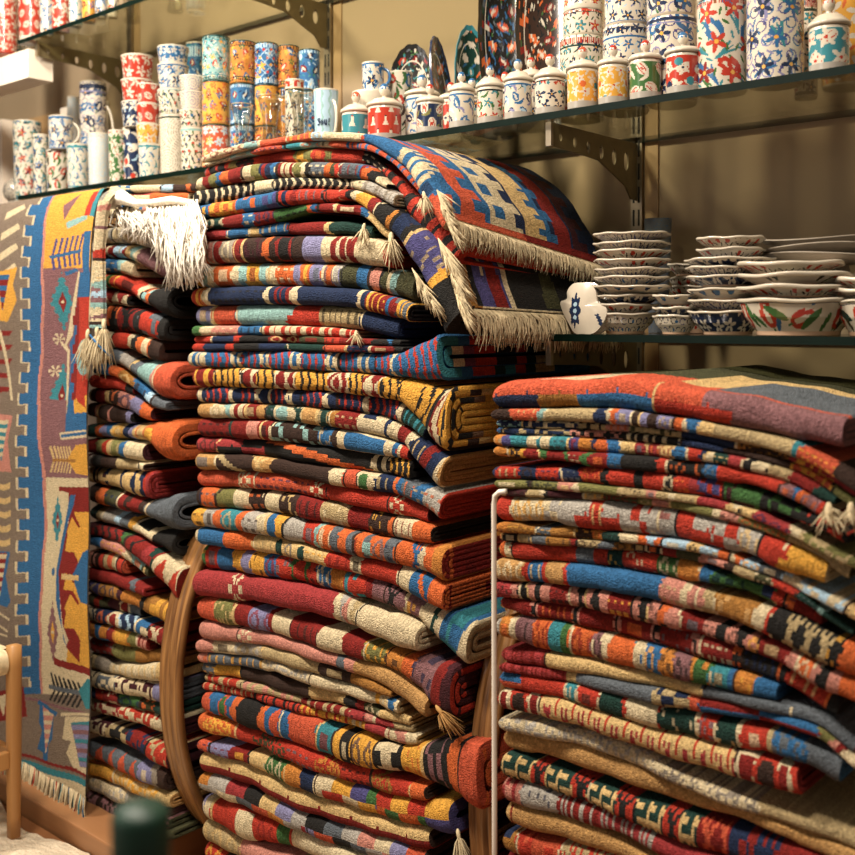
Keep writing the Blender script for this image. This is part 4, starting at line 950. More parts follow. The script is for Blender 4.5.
def hang():
    a, b_ = at(-75, 300, YH)[0], at(91, 300, YH)[0]
    zt, zb = at(91, 187, YH)[1], at(92, 797, YH)[1]
    nx = 250; nz_ = 560; ntop = 26
    us = np.linspace(0, 1, nx+1); vs = np.linspace(0, 1, nz_+1)
    X = a + (b_-a)*us
    P = np.zeros((nx+1, nz_+1+ntop, 3)); 
    for j in range(nz_+1+ntop):
        if j < ntop:
            q = 1-j/ntop           # back over the pile
            yy = YH+.035+.34*q; zz = np.full(nx+1, zt+.004) 
            wv = 0
            P[:, j] = np.stack([X, np.full(nx+1, yy), zz], -1)
        else:
            v = (j-ntop)/nz_
            z = zt-(zt-zb)*v
            cur = .035*np.exp(-v*28)
            fold = .012*np.sin(us*9+.7)*min(1, v*3) + .006*np.sin(us*23+v*5)*min(1, v*4) + .004*np.sin(v*21+us*3)*min(1, v*4)
            drop = 0.004*(1-np.exp(-v*40))
            P[:, j] = np.stack([X+.004*np.sin(v*9)*us, YH+cur+fold*.8-.012*v, np.full(nx+1, z)], -1)
    # pattern coordinates: the flat cloth measured from this viewpoint's plane once, then fixed to the cloth
    Xc = (X[1:]+X[:-1])/2; jz = np.arange(nz_+ntop)
    vv = np.where(jz < ntop, (jz-ntop)/nz_, (jz-ntop+.5)/nz_)
    Z = zt-(zt-zb)*vv
    XX, ZZ = np.meshgrid(Xc, Z, indexing='ij')
    c_, s_ = math.cos(YAW), math.sin(YAW)
    rx, ry, rz = XX, YH, ZZ-CAMZ
    fwd = -rx*s_+ry*c_; side = rx*c_+ry*s_
    dep = fwd; up = rz
    px = 427.5+F*side/dep; py = HZ-F*up/dep
    col = kil_paint(px, py)
    m = MB(); m.grid(P, yarn(col, 77, .12)); P2 = P.copy(); P2[:, :, 1] += .004; m.grid(P2[::10, ::10], taupe_back(), flip=True)
    o = m.build('hanging_kilim', M['wool']); tag(o, 'large patterned kilim hanging over the front of the left pile', 'rug')
    # warp fringe
    f = MB(); rs = random.Random(9); n = 520
    for i in range(n):
        u = rs.random(); k = int(u*nx); p = P[k, -1]; l = .11*(.7+.5*rs.random()); cl = math.sin(int(u*42)*12.9)*.012; dx = cl+(rs.random()-.5)*.016
        ck = rs.random(); c = COL['w'] if ck < .9 else (COL['b'] if ck < .94 else (COL['r'] if ck < .97 else COL['t']))
        yq = (rs.random()-.6)*.02
        gx = (int(u*42)+.5)/42; xg = a+(b_-a)*gx
        f.tube([p+np.array((0, .002, .004)), p+np.array(((xg-p[0])*.5, yq*.4, -l*.3)), p+np.array(((xg-p[0])*.6+dx*.6, yq*.8, -l*.7)), p+np.array(((xg-p[0])*.5+dx, yq, -l))],
               [.0016, .0018, .0015, .0007], c*(.85+.25*rs.random()), n=4)
    f.build('fringe', M['fringe'], o)
def taupe_back(): return COL['h']*.5+COL['n']*.4
hang()
# narrow striped strap end hanging at the kilim's right edge
def strap():
    Ys = 1.318; kx = pts('82,186 82,215 80,250 81,300 82,328'); 
    xl = pts('96,186 95,215 92,250 88,300 87,328'); xr = pts('108,186 103,215 100,250 101,300 101,330')
    n = 90; ys = np.linspace(186, 328, n); P = []
    for y in ys:
        l = np.interp(y, xl[:, 1], xl[:, 0]); r = np.interp(y, xr[:, 1], xr[:, 0])
        row = []
        for q in np.linspace(0, 1, 11):
            p = P3(l+(r-l)*q, y, Ys); bulge = .012*math.sin(q*PI)
            k = .05*math.exp(-(y-186)/6.0)
            row.append((p[0], p[1]-bulge+k+.006, p[2]))
        P.append(row)
    P = np.array(P); yy = (ys[1:]+ys[:-1])/2
    spec = '186w 205p 212w 226m 229w 250r 258w 282T 288m 292L 297m 302T 308w 315m 319w 322T'
    U = np.repeat(yy[:, None], 10, 1); V = np.tile(np.linspace(.05, .95, 10), (n-1, 1))
    col = paint(spec, U, V, 3, .5)
    m = MB(); m.grid(P, yarn(col, 4)); P2 = P.copy(); P2[:, :, 1] += .008; m.grid(P2, col, flip=True)
    m.tube([tuple(P[i, 0]+np.array((0, .004, 0))) for i in range(0, n, 8)], .006, COL['w'], n=6)
    o = m.build('striped_sash', M['wool']); tag(o, 'narrow striped sash hanging beside the big kilim, tasselled', 'sash')
    for k, (px, py) in enumerate(((88, 332), (97, 330), (104, 322))): tassel(o, P3(px, py, 1.315), (.08*(k-1), -.05, -1), .085, 'w', 34, .007, k)
    t = MB(); t.tube([P3(90, 335, 1.31), P3(99, 346, 1.30), P3(110, 356, 1.315)], .0025, COL['b']); t.build('cord', M['fringe'], o)
strap()
# shaggy white fringe over the left pile
def shag():
    rs = random.Random(21); f = MB(); body = MB()
    for i in range(560):
        u = rs.random()**.55; x0 = 112+u*86 ; y0 = 203+8*math.sin(u*3)-6*(u > .4)
        ln = 20+ (48 if u > .45 else 16)*rs.random() + (20 if u > .6 else 0)
        Yq = 1.345+.03*rs.random()
        a = P3(x0, y0+rs.random()*6, Yq+.02); b_ = P3(x0+rs.gauss(0, 3)+2, y0+ln*.35, Yq-.008); c_ = P3(x0+rs.gauss(0, 4)+4, y0+ln*.7, Yq-.01); d_ = P3(x0+rs.gauss(0, 5)+5, y0+ln, Yq-.006)
        f.tube([a, b_, c_, d_], [.0022, .0024, .002, .0008], hx('EFE6D6')*(.85+.15*rs.random()), n=4)
    pp = [P3(112, 206, 1.37), P3(122, 197, 1.355), P3(135, 203, 1.362), P3(150, 203, 1.362), P3(172, 200, 1.365), P3(198, 204, 1.375)]
    body.tube(pp, [.008, .017, .009, .008, .009, .007], hx('EFE6D6'), n=12)
    o = body.build('shaggy_throw', M['fringe']); tag(o, 'shaggy white fringed throw lying on the left pile', 'throw')
    f.build('fringe', M['fringe'], o)
shag()
# ---------------------------------------------------------------- glazed ware
COL['w'] = WHITE; COL['p'] = hx('B8977C')
def cgrid(U, V, cell, seed, off=0.0, wrap=None):
    gu = U/cell; row = np.floor(V/cell); gu = gu + (row % 2)*.5 + off
    iu = np.floor(gu)
    if wrap: iu = iu % max(1, round(wrap/cell))
    fu = (gu-np.floor(gu)-.5)*cell; fv = (V/cell-row-.5)*cell
    return iu, row, fu, fv
def decor(U, V, H, wrap, spec, seed):
    """glaze design: U around (m), V up (m). spec = (ground, [layers], band colours)"""
    ground, layers, bands = spec
    c = np.empty(U.shape+(3,)); c[:] = COL[ground] if isinstance(ground, str) else ground
    for li, (kind, size, cols) in enumerate(layers):
        sd = seed+li*13
        n = max(1, round(wrap/size)); cell = wrap/n
        iu, iv, fu, fv = cgrid(U, V, cell, sd, wrap=wrap)
        h1 = hashn(iu, iv, sd); h2 = hashn(iu, iv, sd+5); h3 = hashn(iu, iv, sd+9)
        ci = np.floor(h3*len(cols)).astype(int) % len(cols); cc = np.array([COL[k] for k in cols])[ci]
        an0 = (h1*2-1)*1.2; fu = fu+(h2-.5)*cell*.18; fv = fv+(h1-.5)*cell*.18
        r = np.hypot(fu, fv)/cell; an = np.arctan2(fu, fv)-an0
        x = np.sin(an)*r; y = np.cos(an)*r
        def put(m, k=None):
            c[m] = cc[m] if k is None else COL[k]
        if kind == 'daisy':
            put(r < .26+.16*np.cos(an*6)); put(r < .10, 'w'); put(r < .06, 'r')
        elif kind == 'flower':
            put(r < .24+.13*np.cos(an*5)); put(r < .07, 'y')
        elif kind == 'wflower':
            put(r < .3+.16*np.cos(an*5), 'w'); put(r < .08)
        elif kind == 'tulip':
            w_ = .24*np.sqrt(np.clip(1-((y-.02)/.36)**2, 0, 1))*(1-.5*(y > .12)*np.abs(np.sin(x*24)))
            put((np.abs(x) < w_) & (np.abs(y-.02) < .36)); put((np.abs(x) < .03) & (y < -.3), 'g')
            put((np.abs(x) < w_*.3) & (np.abs(y) < .22), 'w')
        elif kind == 'wtulip':
            w_ = .26*np.sqrt(np.clip(1-((y)/.38)**2, 0, 1)); put((np.abs(x) < w_) & (np.abs(y) < .38), 'w')
            put((np.abs(np.abs(x)-w_*.45) < .03) & (np.abs(y) < .3)); put((np.abs(x) < .05) & (np.abs(y) < .1), 'r')
        elif kind == 'leaf':
            put((x/.11)**2+(y/.38)**2 < 1)
        elif kind == 'vine':
            put(np.abs(r-.34) < .045); put((x/.08)**2+((y-.3)/.14)**2 < 1)
        elif kind == 'spray':
            k = np.abs(x)-.5*np.clip(y+.4, 0, 1)**1.5*.5; put((np.abs(k) < .05) & (y > -.4) & (y < .42)); put((np.abs(x) < .03) & (np.abs(y) < .44))
        elif kind == 'dots': put(r < .2)
        elif kind == 'bigleaf':
            put(((x-.12*np.cos(y*5))/.12)**2+(y/.45)**2 < 1)
        elif kind == 'swirl':
            dd = np.abs(((np.hypot(fu, fv)*1.0 + (an/(2*PI))*.007) % .0072)-.0036); put((dd < .0011) & (np.cos(an*14) > -.7))
        elif kind == 'stripe': put((V % size) < size*.35)
        elif kind == 'net':
            a_ = (U+V) % cell; b_ = (U-V) % cell; put((a_ < cell*.1) | (b_ < cell*.1))
        elif kind == 'lines':
            put(np.abs(((U+.002*np.sin(V*240)) % size)-size*.5) < size*.12)
        elif kind == 'figure':     # white robed shapes
            w_ = np.where(y < .0, .10+.20*np.clip(-y/.35, 0, 1), .08); x_, y_ = fu/cell, fv/cell
            w_ = np.where(y_ < 0, .07+.45*np.clip(-y_, 0, .4), .10-.1*np.clip(y_-.1, 0, 1))
            put((np.abs(x_) < w_) & (y_ > -.38) & (y_ < .26), 'w'); put((np.hypot(x_, (y_-.32)) < .06)); put((np.abs(x_-.12*0) < .012) & (y_ < -.05) & (y_ > -.35), 'k')
    for (lo, hi, k, mode) in bands:
        m = (V > lo*H) & (V < hi*H)
        if mode == 'dot': m = m & (((U/wrap*64) % 1) < .55)
        if mode == 'tri': m = m & (((U/wrap*30) % 1) < (V-lo*H)/((hi-lo)*H))
        c[m] = COL[k]
    return c
def lathe(name, prof, center, z, spec, seed, mat, parent=None, nseg=72, dz=.0012, wob=None, H=None, plain=None):
    """prof: (r, z, painted?) rings"""
    nseg = max(nseg, min(240, int(2*PI*max(p[0] for p in prof)/.0021))) if nseg > 60 else nseg
    R_l, Z_l, T_l = [], [], []
    for i in range(len(prof)-1):
        (r0, z0, p0), (r1, z1, p1) = prof[i], prof[i+1]
        L = math.hypot(r1-r0, z1-z0); n = max(1, int(L/(dz if p0 else .004)))
        for k in range(n): R_l.append(r0+(r1-r0)*k/n); Z_l.append(z0+(z1-z0)*k/n); T_l.append(p0)
    R_l.append(prof[-1][0]); Z_l.append(prof[-1][1]); T_l.append(0)
    r = np.array(R_l); zz = np.array(Z_l); th = np.linspace(0, 2*PI, nseg+1)
    rr = r[:, None]*np.ones_like(th)[None]; z2 = zz[:, None]*np.ones_like(th)[None]
    if wob: rr, z2 = wob(rr, z2, th[None])
    P = np.stack([center[0]+rr*np.cos(th), center[1]+rr*np.sin(th), z+z2], -1)
    rmax = max(r); Hh = H or max(zz)
    U = ((th[1:]+th[:-1])/2*rmax)[None]*np.ones((len(r)-1, 1)); V = ((zz[1:]+zz[:-1])/2)[:, None]*np.ones((1, nseg))
    col = decor(U, V, Hh, 2*PI*rmax, spec, seed)
    T = np.array(T_l[:-1]); plainc = COL[plain] if plain else WHITE
    col[T == 0] = plainc
    for k in set(T_l):
        if isinstance(k, str): col[T == k] = COL[k]
    m = MB(); m.grid(P, col, flip=True)
    return m.build(name, mat, parent, loc=None if parent is not None else (center[0], center[1], z))
def locate(cx, Y, w):
    X = at(cx, 322, Y)[0]; d = -X*math.sin(YAW)+Y*math.cos(YAW); return X, w/2*d/F
def hgt(cx, cy, Y): return at(cx, cy, Y)[1]
rs0 = random.Random(5)
# designs
D = {
 'redwhite': ('r', [('wflower', 0.0377, 'r'), ('leaf', 0.0174, 'rw')], [(.93, 1, 'w', 0)]),
 'redfig': ('r', [('wtulip', 0.0348, 'r')], [(.0, .06, 'w', 0)]),
 'navy': ('B', [('wflower', 0.0348, 'b'), ('leaf', 0.0188, 'Lw')], [(.0, .05, 'w', 0)]),
 'darkblue': ('B', [('wtulip', 0.0435, 'B'), ('bigleaf', 0.0319, 'wLw'), ('dots', 0.0435, 'rwB')], []),
 'bluefl': ('w', [('spray', 0.0290, 'b'), ('flower', 0.0377, 'bBb'), ('leaf', 0.0159, 'bL')], [(.9, .96, 'b', 0), (0.02, .05, 'b', 0)]),
 'blueband': ('b', [('wflower', 0.0232, 'b'), ('dots', 0.0174, 'wL')], [(.0, .12, 'w', 0)]),
 'greenfl': ('w', [('leaf', 0.0145, 'gGg'), ('dots', 0.0203, 'rbB'), ('leaf', 0.0174, 'GgV')], [(.92, .97, 'T', 0)]),
 'bluegl': ('w', [('bigleaf', 0.0247, 'tbt'), ('leaf', 0.0130, 'tL')], [(.9, .95, 't', 0), (.03, .06, 't', 0)]),
 'yellowfl': ('y', [('wflower', 0.0348, 'r'), ('leaf', 0.0174, 'wow')], [(.0, .07, 'w', 0)]),
 'spiral': ('w', [('swirl', 0.0725, 'h')], [(.02, .06, 'L', 0), (.94, .97, 'G', 0)]),
 'spiralb': ('w', [('swirl', 0.0435, 'sl')], [(.9, .96, 'b', 0)]),
 'whiteblue': (WHITE, [('lines', 0.0060, 'L'), ('swirl', 0.0580, 'LS')], []),
 'redtulip': ('w', [('leaf', 0.0261, 'gG'), ('tulip', 0.0435, 'rrb'), ('bigleaf', 0.0348, 'gNg')], [(0, .08, 'w', 0)]),
 'greentul': ('g', [('wtulip', 0.0377, 'g'), ('wflower', 0.0319, 'r'), ('leaf', 0.0159, 'wg')], [(0, .05, 'k', 0)]),
 'tallfl': ('w', [('bigleaf', 0.0377, 'sGN'), ('flower', 0.0377, 'rbt'), ('leaf', 0.0174, 'tgB')], []),
 'aqua': ('T', [('tulip', 0.0261, 'wrt'), ('flower', 0.0232, 'ywB'), ('dots', 0.0116, 'tLw')], [(.92, .98, 'G', 'dot'), (.02, .08, 'G', 'dot'), (.1, .12, 't', 0), (.88, .9, 't', 0)]),
 'gold': ('y', [('tulip', 0.0319, 'bro'), ('flower', 0.0290, 'boN'), ('dots', 0.0145, 'aay')], [(.95, .98, 'a', 0), (.02, .05, 'a', 0)]),
 'coral': ('c', [('wflower', 0.0290, 'bwy'), ('daisy', 0.0261, 'Lwy')], [(.9, .96, 'w', 'dot')]),
 'amber': ('a', [('tulip', 0.0319, 'brR'), ('flower', 0.0261, 'yNg'), ('dots', 0.0130, 'zay')], [(.9, .96, 'N', 'dot'), (.04, .1, 'N', 'dot'), (.87, .89, 'N', 0), (.12, .14, 'N', 0)]),
 'lattice': ('b', [('net', 0.0260, 'L'), ('dots', 0.0188, 'roy'), ('flower', 0.0319, 'LyB')], [(.86, .98, 'L', 'dot'), (.02, .14, 'L', 'dot')]),
 'bluered': ('b', [('tulip', 0.0319, 'RBL'), ('leaf', 0.0145, 'BLt')], [(.9, .97, 'L', 'dot'), (.03, .1, 'L', 'dot')]),
 'lightblue': ('L', [('lines', 0.0200, 'T')], []),
 'iznik': ('w', [('spray', 0.0435, 'tbt'), ('leaf', 0.0203, 'tg'), ('tulip', 0.0667, 'Brb'), ('flower', 0.0522, 'rrR')], [(.93, .97, 'r', 'dot'), (.925, .93, 'B', 0), (.97, .975, 'B', 0), (0, .02, 'w', 0)]),
 'arabesque': ('w', [('vine', 0.0261, 'lbP'), ('leaf', 0.0174, 'lbl'), ('spray', 0.0493, 'ltb'), ('flower', 0.0435, 'BbB')], [(.95, 1, 'b', 0), (0, .015, 'w', 0)]),
 'blueiznik': ('w', [('vine', 0.0261, 'lP'), ('tulip', 0.0522, 'BBb'), ('flower', 0.0435, 'bBb')], [(.93, .97, 'B', 0), (.9, .915, 'l', 0), (.03, .05, 'l', 0)]),
 'smallblue': ('w', [('leaf', 0.0130, 'lbL'), ('flower', 0.0275, 'BbB')], [(.88, .96, 'B', 'tri'), (.84, .86, 'b', 0), (.03, .06, 'b', 0)]),
 'smallgreen': ('w', [('leaf', 0.0130, 'GgV'), ('flower', 0.0290, 'rBt')], [(.9, .97, 'r', 'dot'), (.86, .885, 'G', 0), (.03, .06, 'G', 0)]),
 'bowlfig': ('w', [('vine', 0.0174, 'BP'), ('leaf', 0.0101, 'PB')], [(.1, .16, 'B', 0)]),
 'bowlfigo': ('w', [('vine', 0.0159, 'BPx'), ('dots', 0.0145, 'wbw')], [(.0, .1, 'p', 0)]),
 'bowlgrn': ('w', [('leaf', 0.0116, 'GxV'), ('dots', 0.0203, 'rwr')], [(.86, .9, 'G', 0)]),
 'bowlnavy': ('B', [('wflower', 0.0290, 'B')], [(0, .15, 'p', 0)]),
 'bowldot': ('w', [('dots', 0.0290, 'B'), ('dots', 0.0290, 'b')], [(.86, .92, 'B', 0)]),
 'bowlred': ('w', [('leaf', 0.0435, 'gVb'), ('tulip', 0.0653, 'rrR'), ('leaf', 0.0580, 'bGg')], [(.86, .88, 'B', 0), (.02, .05, 'B', 0)]),
 'yelcan': ('y', [('wflower', 0.0435, 'o'), ('leaf', 0.0232, 'ow')], []),
}
cup_group = 'cups and tumblers on the long shelf'
def tumbler(cx, ytop, ybot, w, Y, des, label, flare=.86, name='tumbler', base=None, rim='w', seed=None, nseg=72, group=cup_group, cat='cup', thick=.0022):
    X, r = locate(cx, Y, w); z1 = hgt(cx, ytop, Y); z0 = hgt(cx, ybot, Y) if ybot is not None else S1+.0004
    H = z1-z0; r0 = r*flare
    prof = [(0, .0, 0), (r0*.96, 0, 0), (r0, .002, 1), (r, H-.0035, rim), (r+.0008, H-.0015, rim), (r, H, rim), (r-thick, H-.0005, 0), (r-thick-.0003, H*.7, 0), (r0-thick, .004, 0), (0, .004, 0)]
    return lathe(name, prof, (X, Y), z0, D[des], seed or rs0.randrange(9999), M['glaze'], nseg=nseg), X, r, z0, H
def handle(parent, X, Y, r, z0, H, ang, mat=None, ck=None, size=1.0):
    # handle leaves the wall at angle ang (0 = +x)
    dx, dy = math.cos(ang), math.sin(ang); m = MB(); P = []
    for i in range(13):
        t = i/12*PI; o = r*.96+math.sin(t)*r*.62*size; zz = z0+H*(.52+.28*math.cos(t))
        P.append((X+dx*o, Y+dy*o, zz))
    m.tube(P, [.0042]+[.0036]*11+[.0042], COL[ck] if ck else WHITE, n=8)
    return m.build('handle', M['glaze'], parent)
RT = math.radians(0-0)
side = math.radians(41)       # direction to the right as seen along the shelf
T_ = lambda o, l, c='cup', g=cup_group: tag(o, l, c, g)
def mug(cx, ytop, ybot, w, Y, des, label, hang_=side, hck=None, flare=.97, size=1.0, **kw):
    r_ = empty('mug', (0, 0, 0)); o, X, r, z0, H = tumbler(cx, ytop, ybot, w, Y, des, label, flare, name='body', **kw)
    e = r_; e.location = (X, Y, z0); o.parent = e; o.location = (0, 0, 0)
    bpy.context.view_layer.update()
    handle(e, X, Y, r, z0, H, hang_, ck=hck, size=size)
    T_(e, label, 'mug', 'mugs on the long shelf'); return e
# stacks of cups, left part of the long shelf: (cx, w, Y, [(rim y, design, label)...]) bottom last
for cx, w, Y, tiers in (
    (137.5, 32, 1.69, ((57, 'redwhite', 'red and white cup, top of the leftmost cup stack'), (81, 'redwhite', 'red and white cup second in the leftmost cup stack'),
                     (103, 'navy', 'navy cup third in the leftmost cup stack'))),
    (148, 23, 1.645, ((85, 'redfig', 'small red cup atop the narrow four-cup stack'), (105, 'redfig', 'lower small red cup in the narrow four-cup stack'),
                    (125, 'yellowfl', 'small yellow cup in the narrow four-cup stack'))),
    (173, 31, 1.69, ((48, 'blueband', 'dark blue banded cup topping the tallest cup stack'), (66, 'bluefl', 'blue flowered cup second in the tallest cup stack'),
                   (91, 'greenfl', 'cup with small green leaves third in the tallest cup stack'))),
    (192, 25, 1.645, ((77, 'spiralb', 'pale spiral cup, top of stack beside the aqua tumbler'), (93, 'spiralb', 'second pale spiral cup in stack beside the tall painted tumblers'),
                    (111, 'greenfl', 'short red and green leaf cup beneath two spiral cups')))):
    for i, (yr, des, lb) in enumerate(tiers):
        nxt = tiers[i+1][0] if i+1 < len(tiers) else {137.5: 129, 148: 145, 173: 117, 192: 129}[cx]
        o, *_ = tumbler(cx, yr, nxt-.2, w, Y, des, lb, .84); T_(o, lb)
for a in ((134, 129, None, 23, 1.69, 'darkblue', 'dark blue tumbler with white tulips at base of a stack'),
          (149.5, 145, None, 22, 1.645, 'bluegl', 'turquoise and white tumbler at base of the narrow stack'),
          (174, 117, None, 29, 1.69, 'spiral', 'tall white tumbler with large dotted spiral'),
          (192.5, 129, None, 24, 1.645, 'greenfl', 'leafy green red and white tumbler below the spiral cups'),
          (117.5, 131, None, 18, 1.655, 'greentul', 'green tumbler with white tulips beside the dark blue one'),
          (99, 134, None, 22, 1.64, 'whiteblue', 'plain white tumbler with faint blue strokes'),
          (78.5, 145, None, 23, 1.64, 'bluegl', 'white tumbler with turquoise brush marks and blue rim'),
          (58, 151, None, 23, 1.645, 'redtulip', 'short tumbler with red tulips below the blue flowered mug'),
          (40.5, 135, None, 15, 1.65, 'tallfl', 'slim flowered tumbler between two larger ones at left'),
          (27, 122, None, 27, 1.71, 'tallfl', 'tall flowered tumbler at the left end of shelf'),
          (196, 44, None, 20, 1.85, 'bluered', 'dark blue tumbler half hidden behind the aqua tumbler')):
    cx, yt, yb, w, Y, des, lb = a
    o, *_ = tumbler(cx, yt, yb, w, Y, des, lb, .88); T_(o, lb, 'tumbler')
# two lower cups rest on hidden ones
mug(93, 83, None, 26, 1.80, 'blueiznik', 'large dark blue and white mug behind the plain white tumbler')
mug(61, 117, 150.6, 24, 1.645, 'bluefl', 'blue flowered mug stacked on the red tulip tumbler', size=.9)
mug(73, 97, None, 11, 1.88, 'whiteblue', 'pale mug behind the large dark blue mug', hang_=PI)
# tall painted tumblers in columns
for col_ in ((216, 27, 1.665, ((38, 82.5, 'aqua', 'aqua tumbler with red and white tulips, top of the nearest column'), (83, 126, 'gold', 'gold tumbler with blue and orange blossoms in the nearest column'), (126.5, None, 'coral', 'coral tumbler with blue daisies at base of nearest column'))),
             (243, 25.5, 1.70, ((43, 85, 'amber', 'amber tumbler with red tulips right of the aqua one'), (85.5, 126, 'bluered', 'blue banded tumbler beneath the first amber tumbler'), (126.5, None, 'lattice', 'blue tumbler at base, behind the left tea glass'))),
             (266.5, 23, 1.73, ((44.5, 86, 'lattice', 'blue tumbler with white lattice near middle of the column row'), (86.5, 127, 'gold', 'yellow tumbler beneath the blue lattice tumbler'), (127.5, None, 'amber', 'amber tumbler at base behind the middle tea glass'))),
             (288.5, 21, 1.77, ((47, 89, 'amber', 'second amber tumbler, between the two blue ones'), (89.5, None, 'amber', 'lower amber tumbler behind the right tea glass'))),
             (309.5, 21, 1.80, ((51, 92, 'bluered', 'blue tumbler at right end of the painted column row'), (92.5, None, 'lattice', 'lower blue tumbler behind the pale blue mug')))):
    cx, w, Y, tiers = col_
    for yt, yb, des, lb in tiers:
        o, *_ = tumbler(cx, yt, yb, w, Y, des, lb, 1.0, rim='G', nseg=84); T_(o, lb, 'tumbler', 'tall painted tumblers in columns')
o, *_ = tumbler(294.5, 80.5, None, 19, 1.70, 'smallgreen', '', .95); T_(o, 'small dark-rimmed cup behind the right tea glass')
# tea glasses
def tea_glass(cx, ytop, w, Y, lb):
    X, r = locate(cx, Y, w); z0 = S1+.0004; H = hgt(cx, ytop, Y)-z0
    pr = [(0, 0), (.72, 0), (.80, .03), (.78, .10), (.62, .30), (.55, .5), (.68, .72), (.9, .9), (1, 1)]
    po = [(a*r, b*H, 0) for a, b in pr]; pi_ = [(max(a*r-.0012, 0), max(b*H, .006), 0) for a, b in pr[::-1]]
    m = MB(); ths = np.linspace(0, 2*PI, 41)
    m.grid([[(X+a*math.cos(t), Y+a*math.sin(t), z0+b) for t in ths] for a, b, _ in po+pi_], flip=True)
    o = m.build('tea_glass', M['clear'], colors=False); 
    g = MB(); g.tube([(X+(r-.0003)*math.cos(t), Y+(r-.0003)*math.sin(t), z0+H) for t in np.linspace(0, 2*PI, 33)], .0008, COL['e'], n=5, cap=False); g.build('gold_rim', M['glaze'], o)
    tag(o, lb, 'glass', 'clear waisted tea glasses')
tea_glass(242, 105, 22, 1.635, 'clear waisted tea glass in front of the blue tumblers')
tea_glass(270, 96.5, 25, 1.635, 'clear waisted tea glass in front of the yellow tumbler')
tea_glass(301, 90.5, 26, 1.635, 'clear waisted tea glass beside the pale blue mug')
tea_glass(285, 98, 20, 1.75, 'clear waisted tea glass set back between two others')
# pale blue mug with lettering
e = mug(326, 90.5, None, 25, 1.64, 'lightblue', 'pale blue mug with dark blue lettering and white handle', hang_=math.radians(-8), flare=.84, size=.75)
def lettering(e, X, r, z0, H, Y):
    L3 = {'f': ['011', '100', '110', '100', '100'], 'o': ['000', '010', '101', '101', '010'], 'r': ['000', '101', '110', '100', '100'], 'u': ['000', '101', '101', '101', '011'], 'y': ['101', '101', '011', '001', '110'], '!': ['010', '010', '010', '000', '010']}
    g = MB(); ang = math.radians(-84); st = .0026/r
    for k, ch in enumerate('you!'):
        for j, row in enumerate(L3[ch]):
            for i, b_ in enumerate(row):
                if b_ == '1':
                    a = ang+(k*4+i)*st*.8; rr = r*(.93)+.0002
                    zc = z0+H*.5-j*.0032
                    q = [(X+(rr+dd)*math.cos(a+da), Y+(rr+dd)*math.sin(a+da), zc+dz) for dd in (0, .0012) for da in (-st*.45, st*.45) for dz in (-.0018, .0018)]
                    v = np.array(q); idx = np.array([(0, 1, 3, 2), (4, 6, 7, 5), (0, 4, 5, 1), (2, 3, 7, 6), (0, 2, 6, 4), (1, 5, 7, 3)])+g.n
                    g.v.append(v); g.n += 8; g.f.append(idx); g.c.append(np.broadcast_to(COL['B'], (6, 3))); g.mi.append(np.zeros(6, int))
    g.build('lettering', M['glaze'], e, smooth=False)
X_, r_l = locate(326, 1.64, 25); lettering(e, X_, r_l, S1+.0004, hgt(326, 90.5, 1.64)-S1, 1.64)
# grey glass globe at left end
X, r = locate(14, 1.69, 21); pr = [(0, 0, 1), (r*.5, 0, 1)]+[(r*math.sin(a), r*1.15*(1-math.cos(a))*.98+.001, 1) for a in np.linspace(.55, 2.7, 12)]+[(r*.3, r*2.3, 1), (0, r*2.3, 1)]
o = lathe('glass_globe', pr, (X, 1.69), S1+.0004, ('h', [('swirl', .03, 'sw'), ('leaf', .012, 'Ss')], []), 4, M['glaze']); tag(o, 'grey cut-glass globe at the far left of the shelf', 'ornament')

# ---------------- sugar pots with knobbed lids
def pot(cx, w, ylid, ybt, Y, des, knob, lb, kn_top=None):
    X, r = locate(cx, Y, w); z0 = S1+.0004; r *= .96
    zb = hgt(cx, ybt, Y); H = zb-z0
    e = empty('sugar_pot', (X, Y, z0)); bpy.context.view_layer.update()
    rb = r*.93
    prof = [(0, 0, 'S'), (rb*.90, 0, 'S'), (rb*.98, .003, 'S'), (rb, H*.2, 1), (rb*1.0, H*.93, 'w'), (rb*.97, H, 'w'), (rb*.9, H, 'w'), (rb*.9, H-.006, 'w'), (0, H-.006, 'w')]
    b_ = lathe('pot_body', prof, (X, Y), z0, D[des], int(cx)*7, M['glaze'], parent=e, nseg=72, H=H)
    b_.data.update()
    lh = (hgt(cx, ylid, Y)-zb)*.9
    lp = [(0, .0008, 'w'), (r*.9, .0008, 'w'), (r, .002, 'w'), (r*1.03, .005, 'w'), (r*1.0, .0075, 'w'), (r*.9, .0105, 'w'), (r*.62, lh*.68+.003, 1), (r*.36, lh*.95, 1), (r*.2, lh, 1), (0, lh, 1)]
    l_ = lathe('lid', lp, (X, Y), zb, (WHITE, [('spray', .022, knob[0]+'lb')], []), int(cx), M['glaze'], parent=e, nseg=48)
    kr = r*.30; kp = [(0, 0, 1), (kr*.5, 0, 1), (kr*.42, .003, 1)]+[(kr*math.sin(a), .003+kr*1.25*(1-math.cos(a)), 1) for a in np.linspace(.5, PI-.02, 12)]+[(0, .003+kr*2.5, 1)]
    kH = .003+kr*2.5
    k_ = lathe('knob', kp, (X, Y), zb+lh-.0006, (WHITE, [], [(.55, 1.1, knob[0], 'dot'), (.72, 1.1, knob[0], 0)]), 3, M['glaze'], parent=l_, nseg=24, H=kH)
    tag(e, lb, 'sugar pot', 'lidded sugar pots along the long shelf')
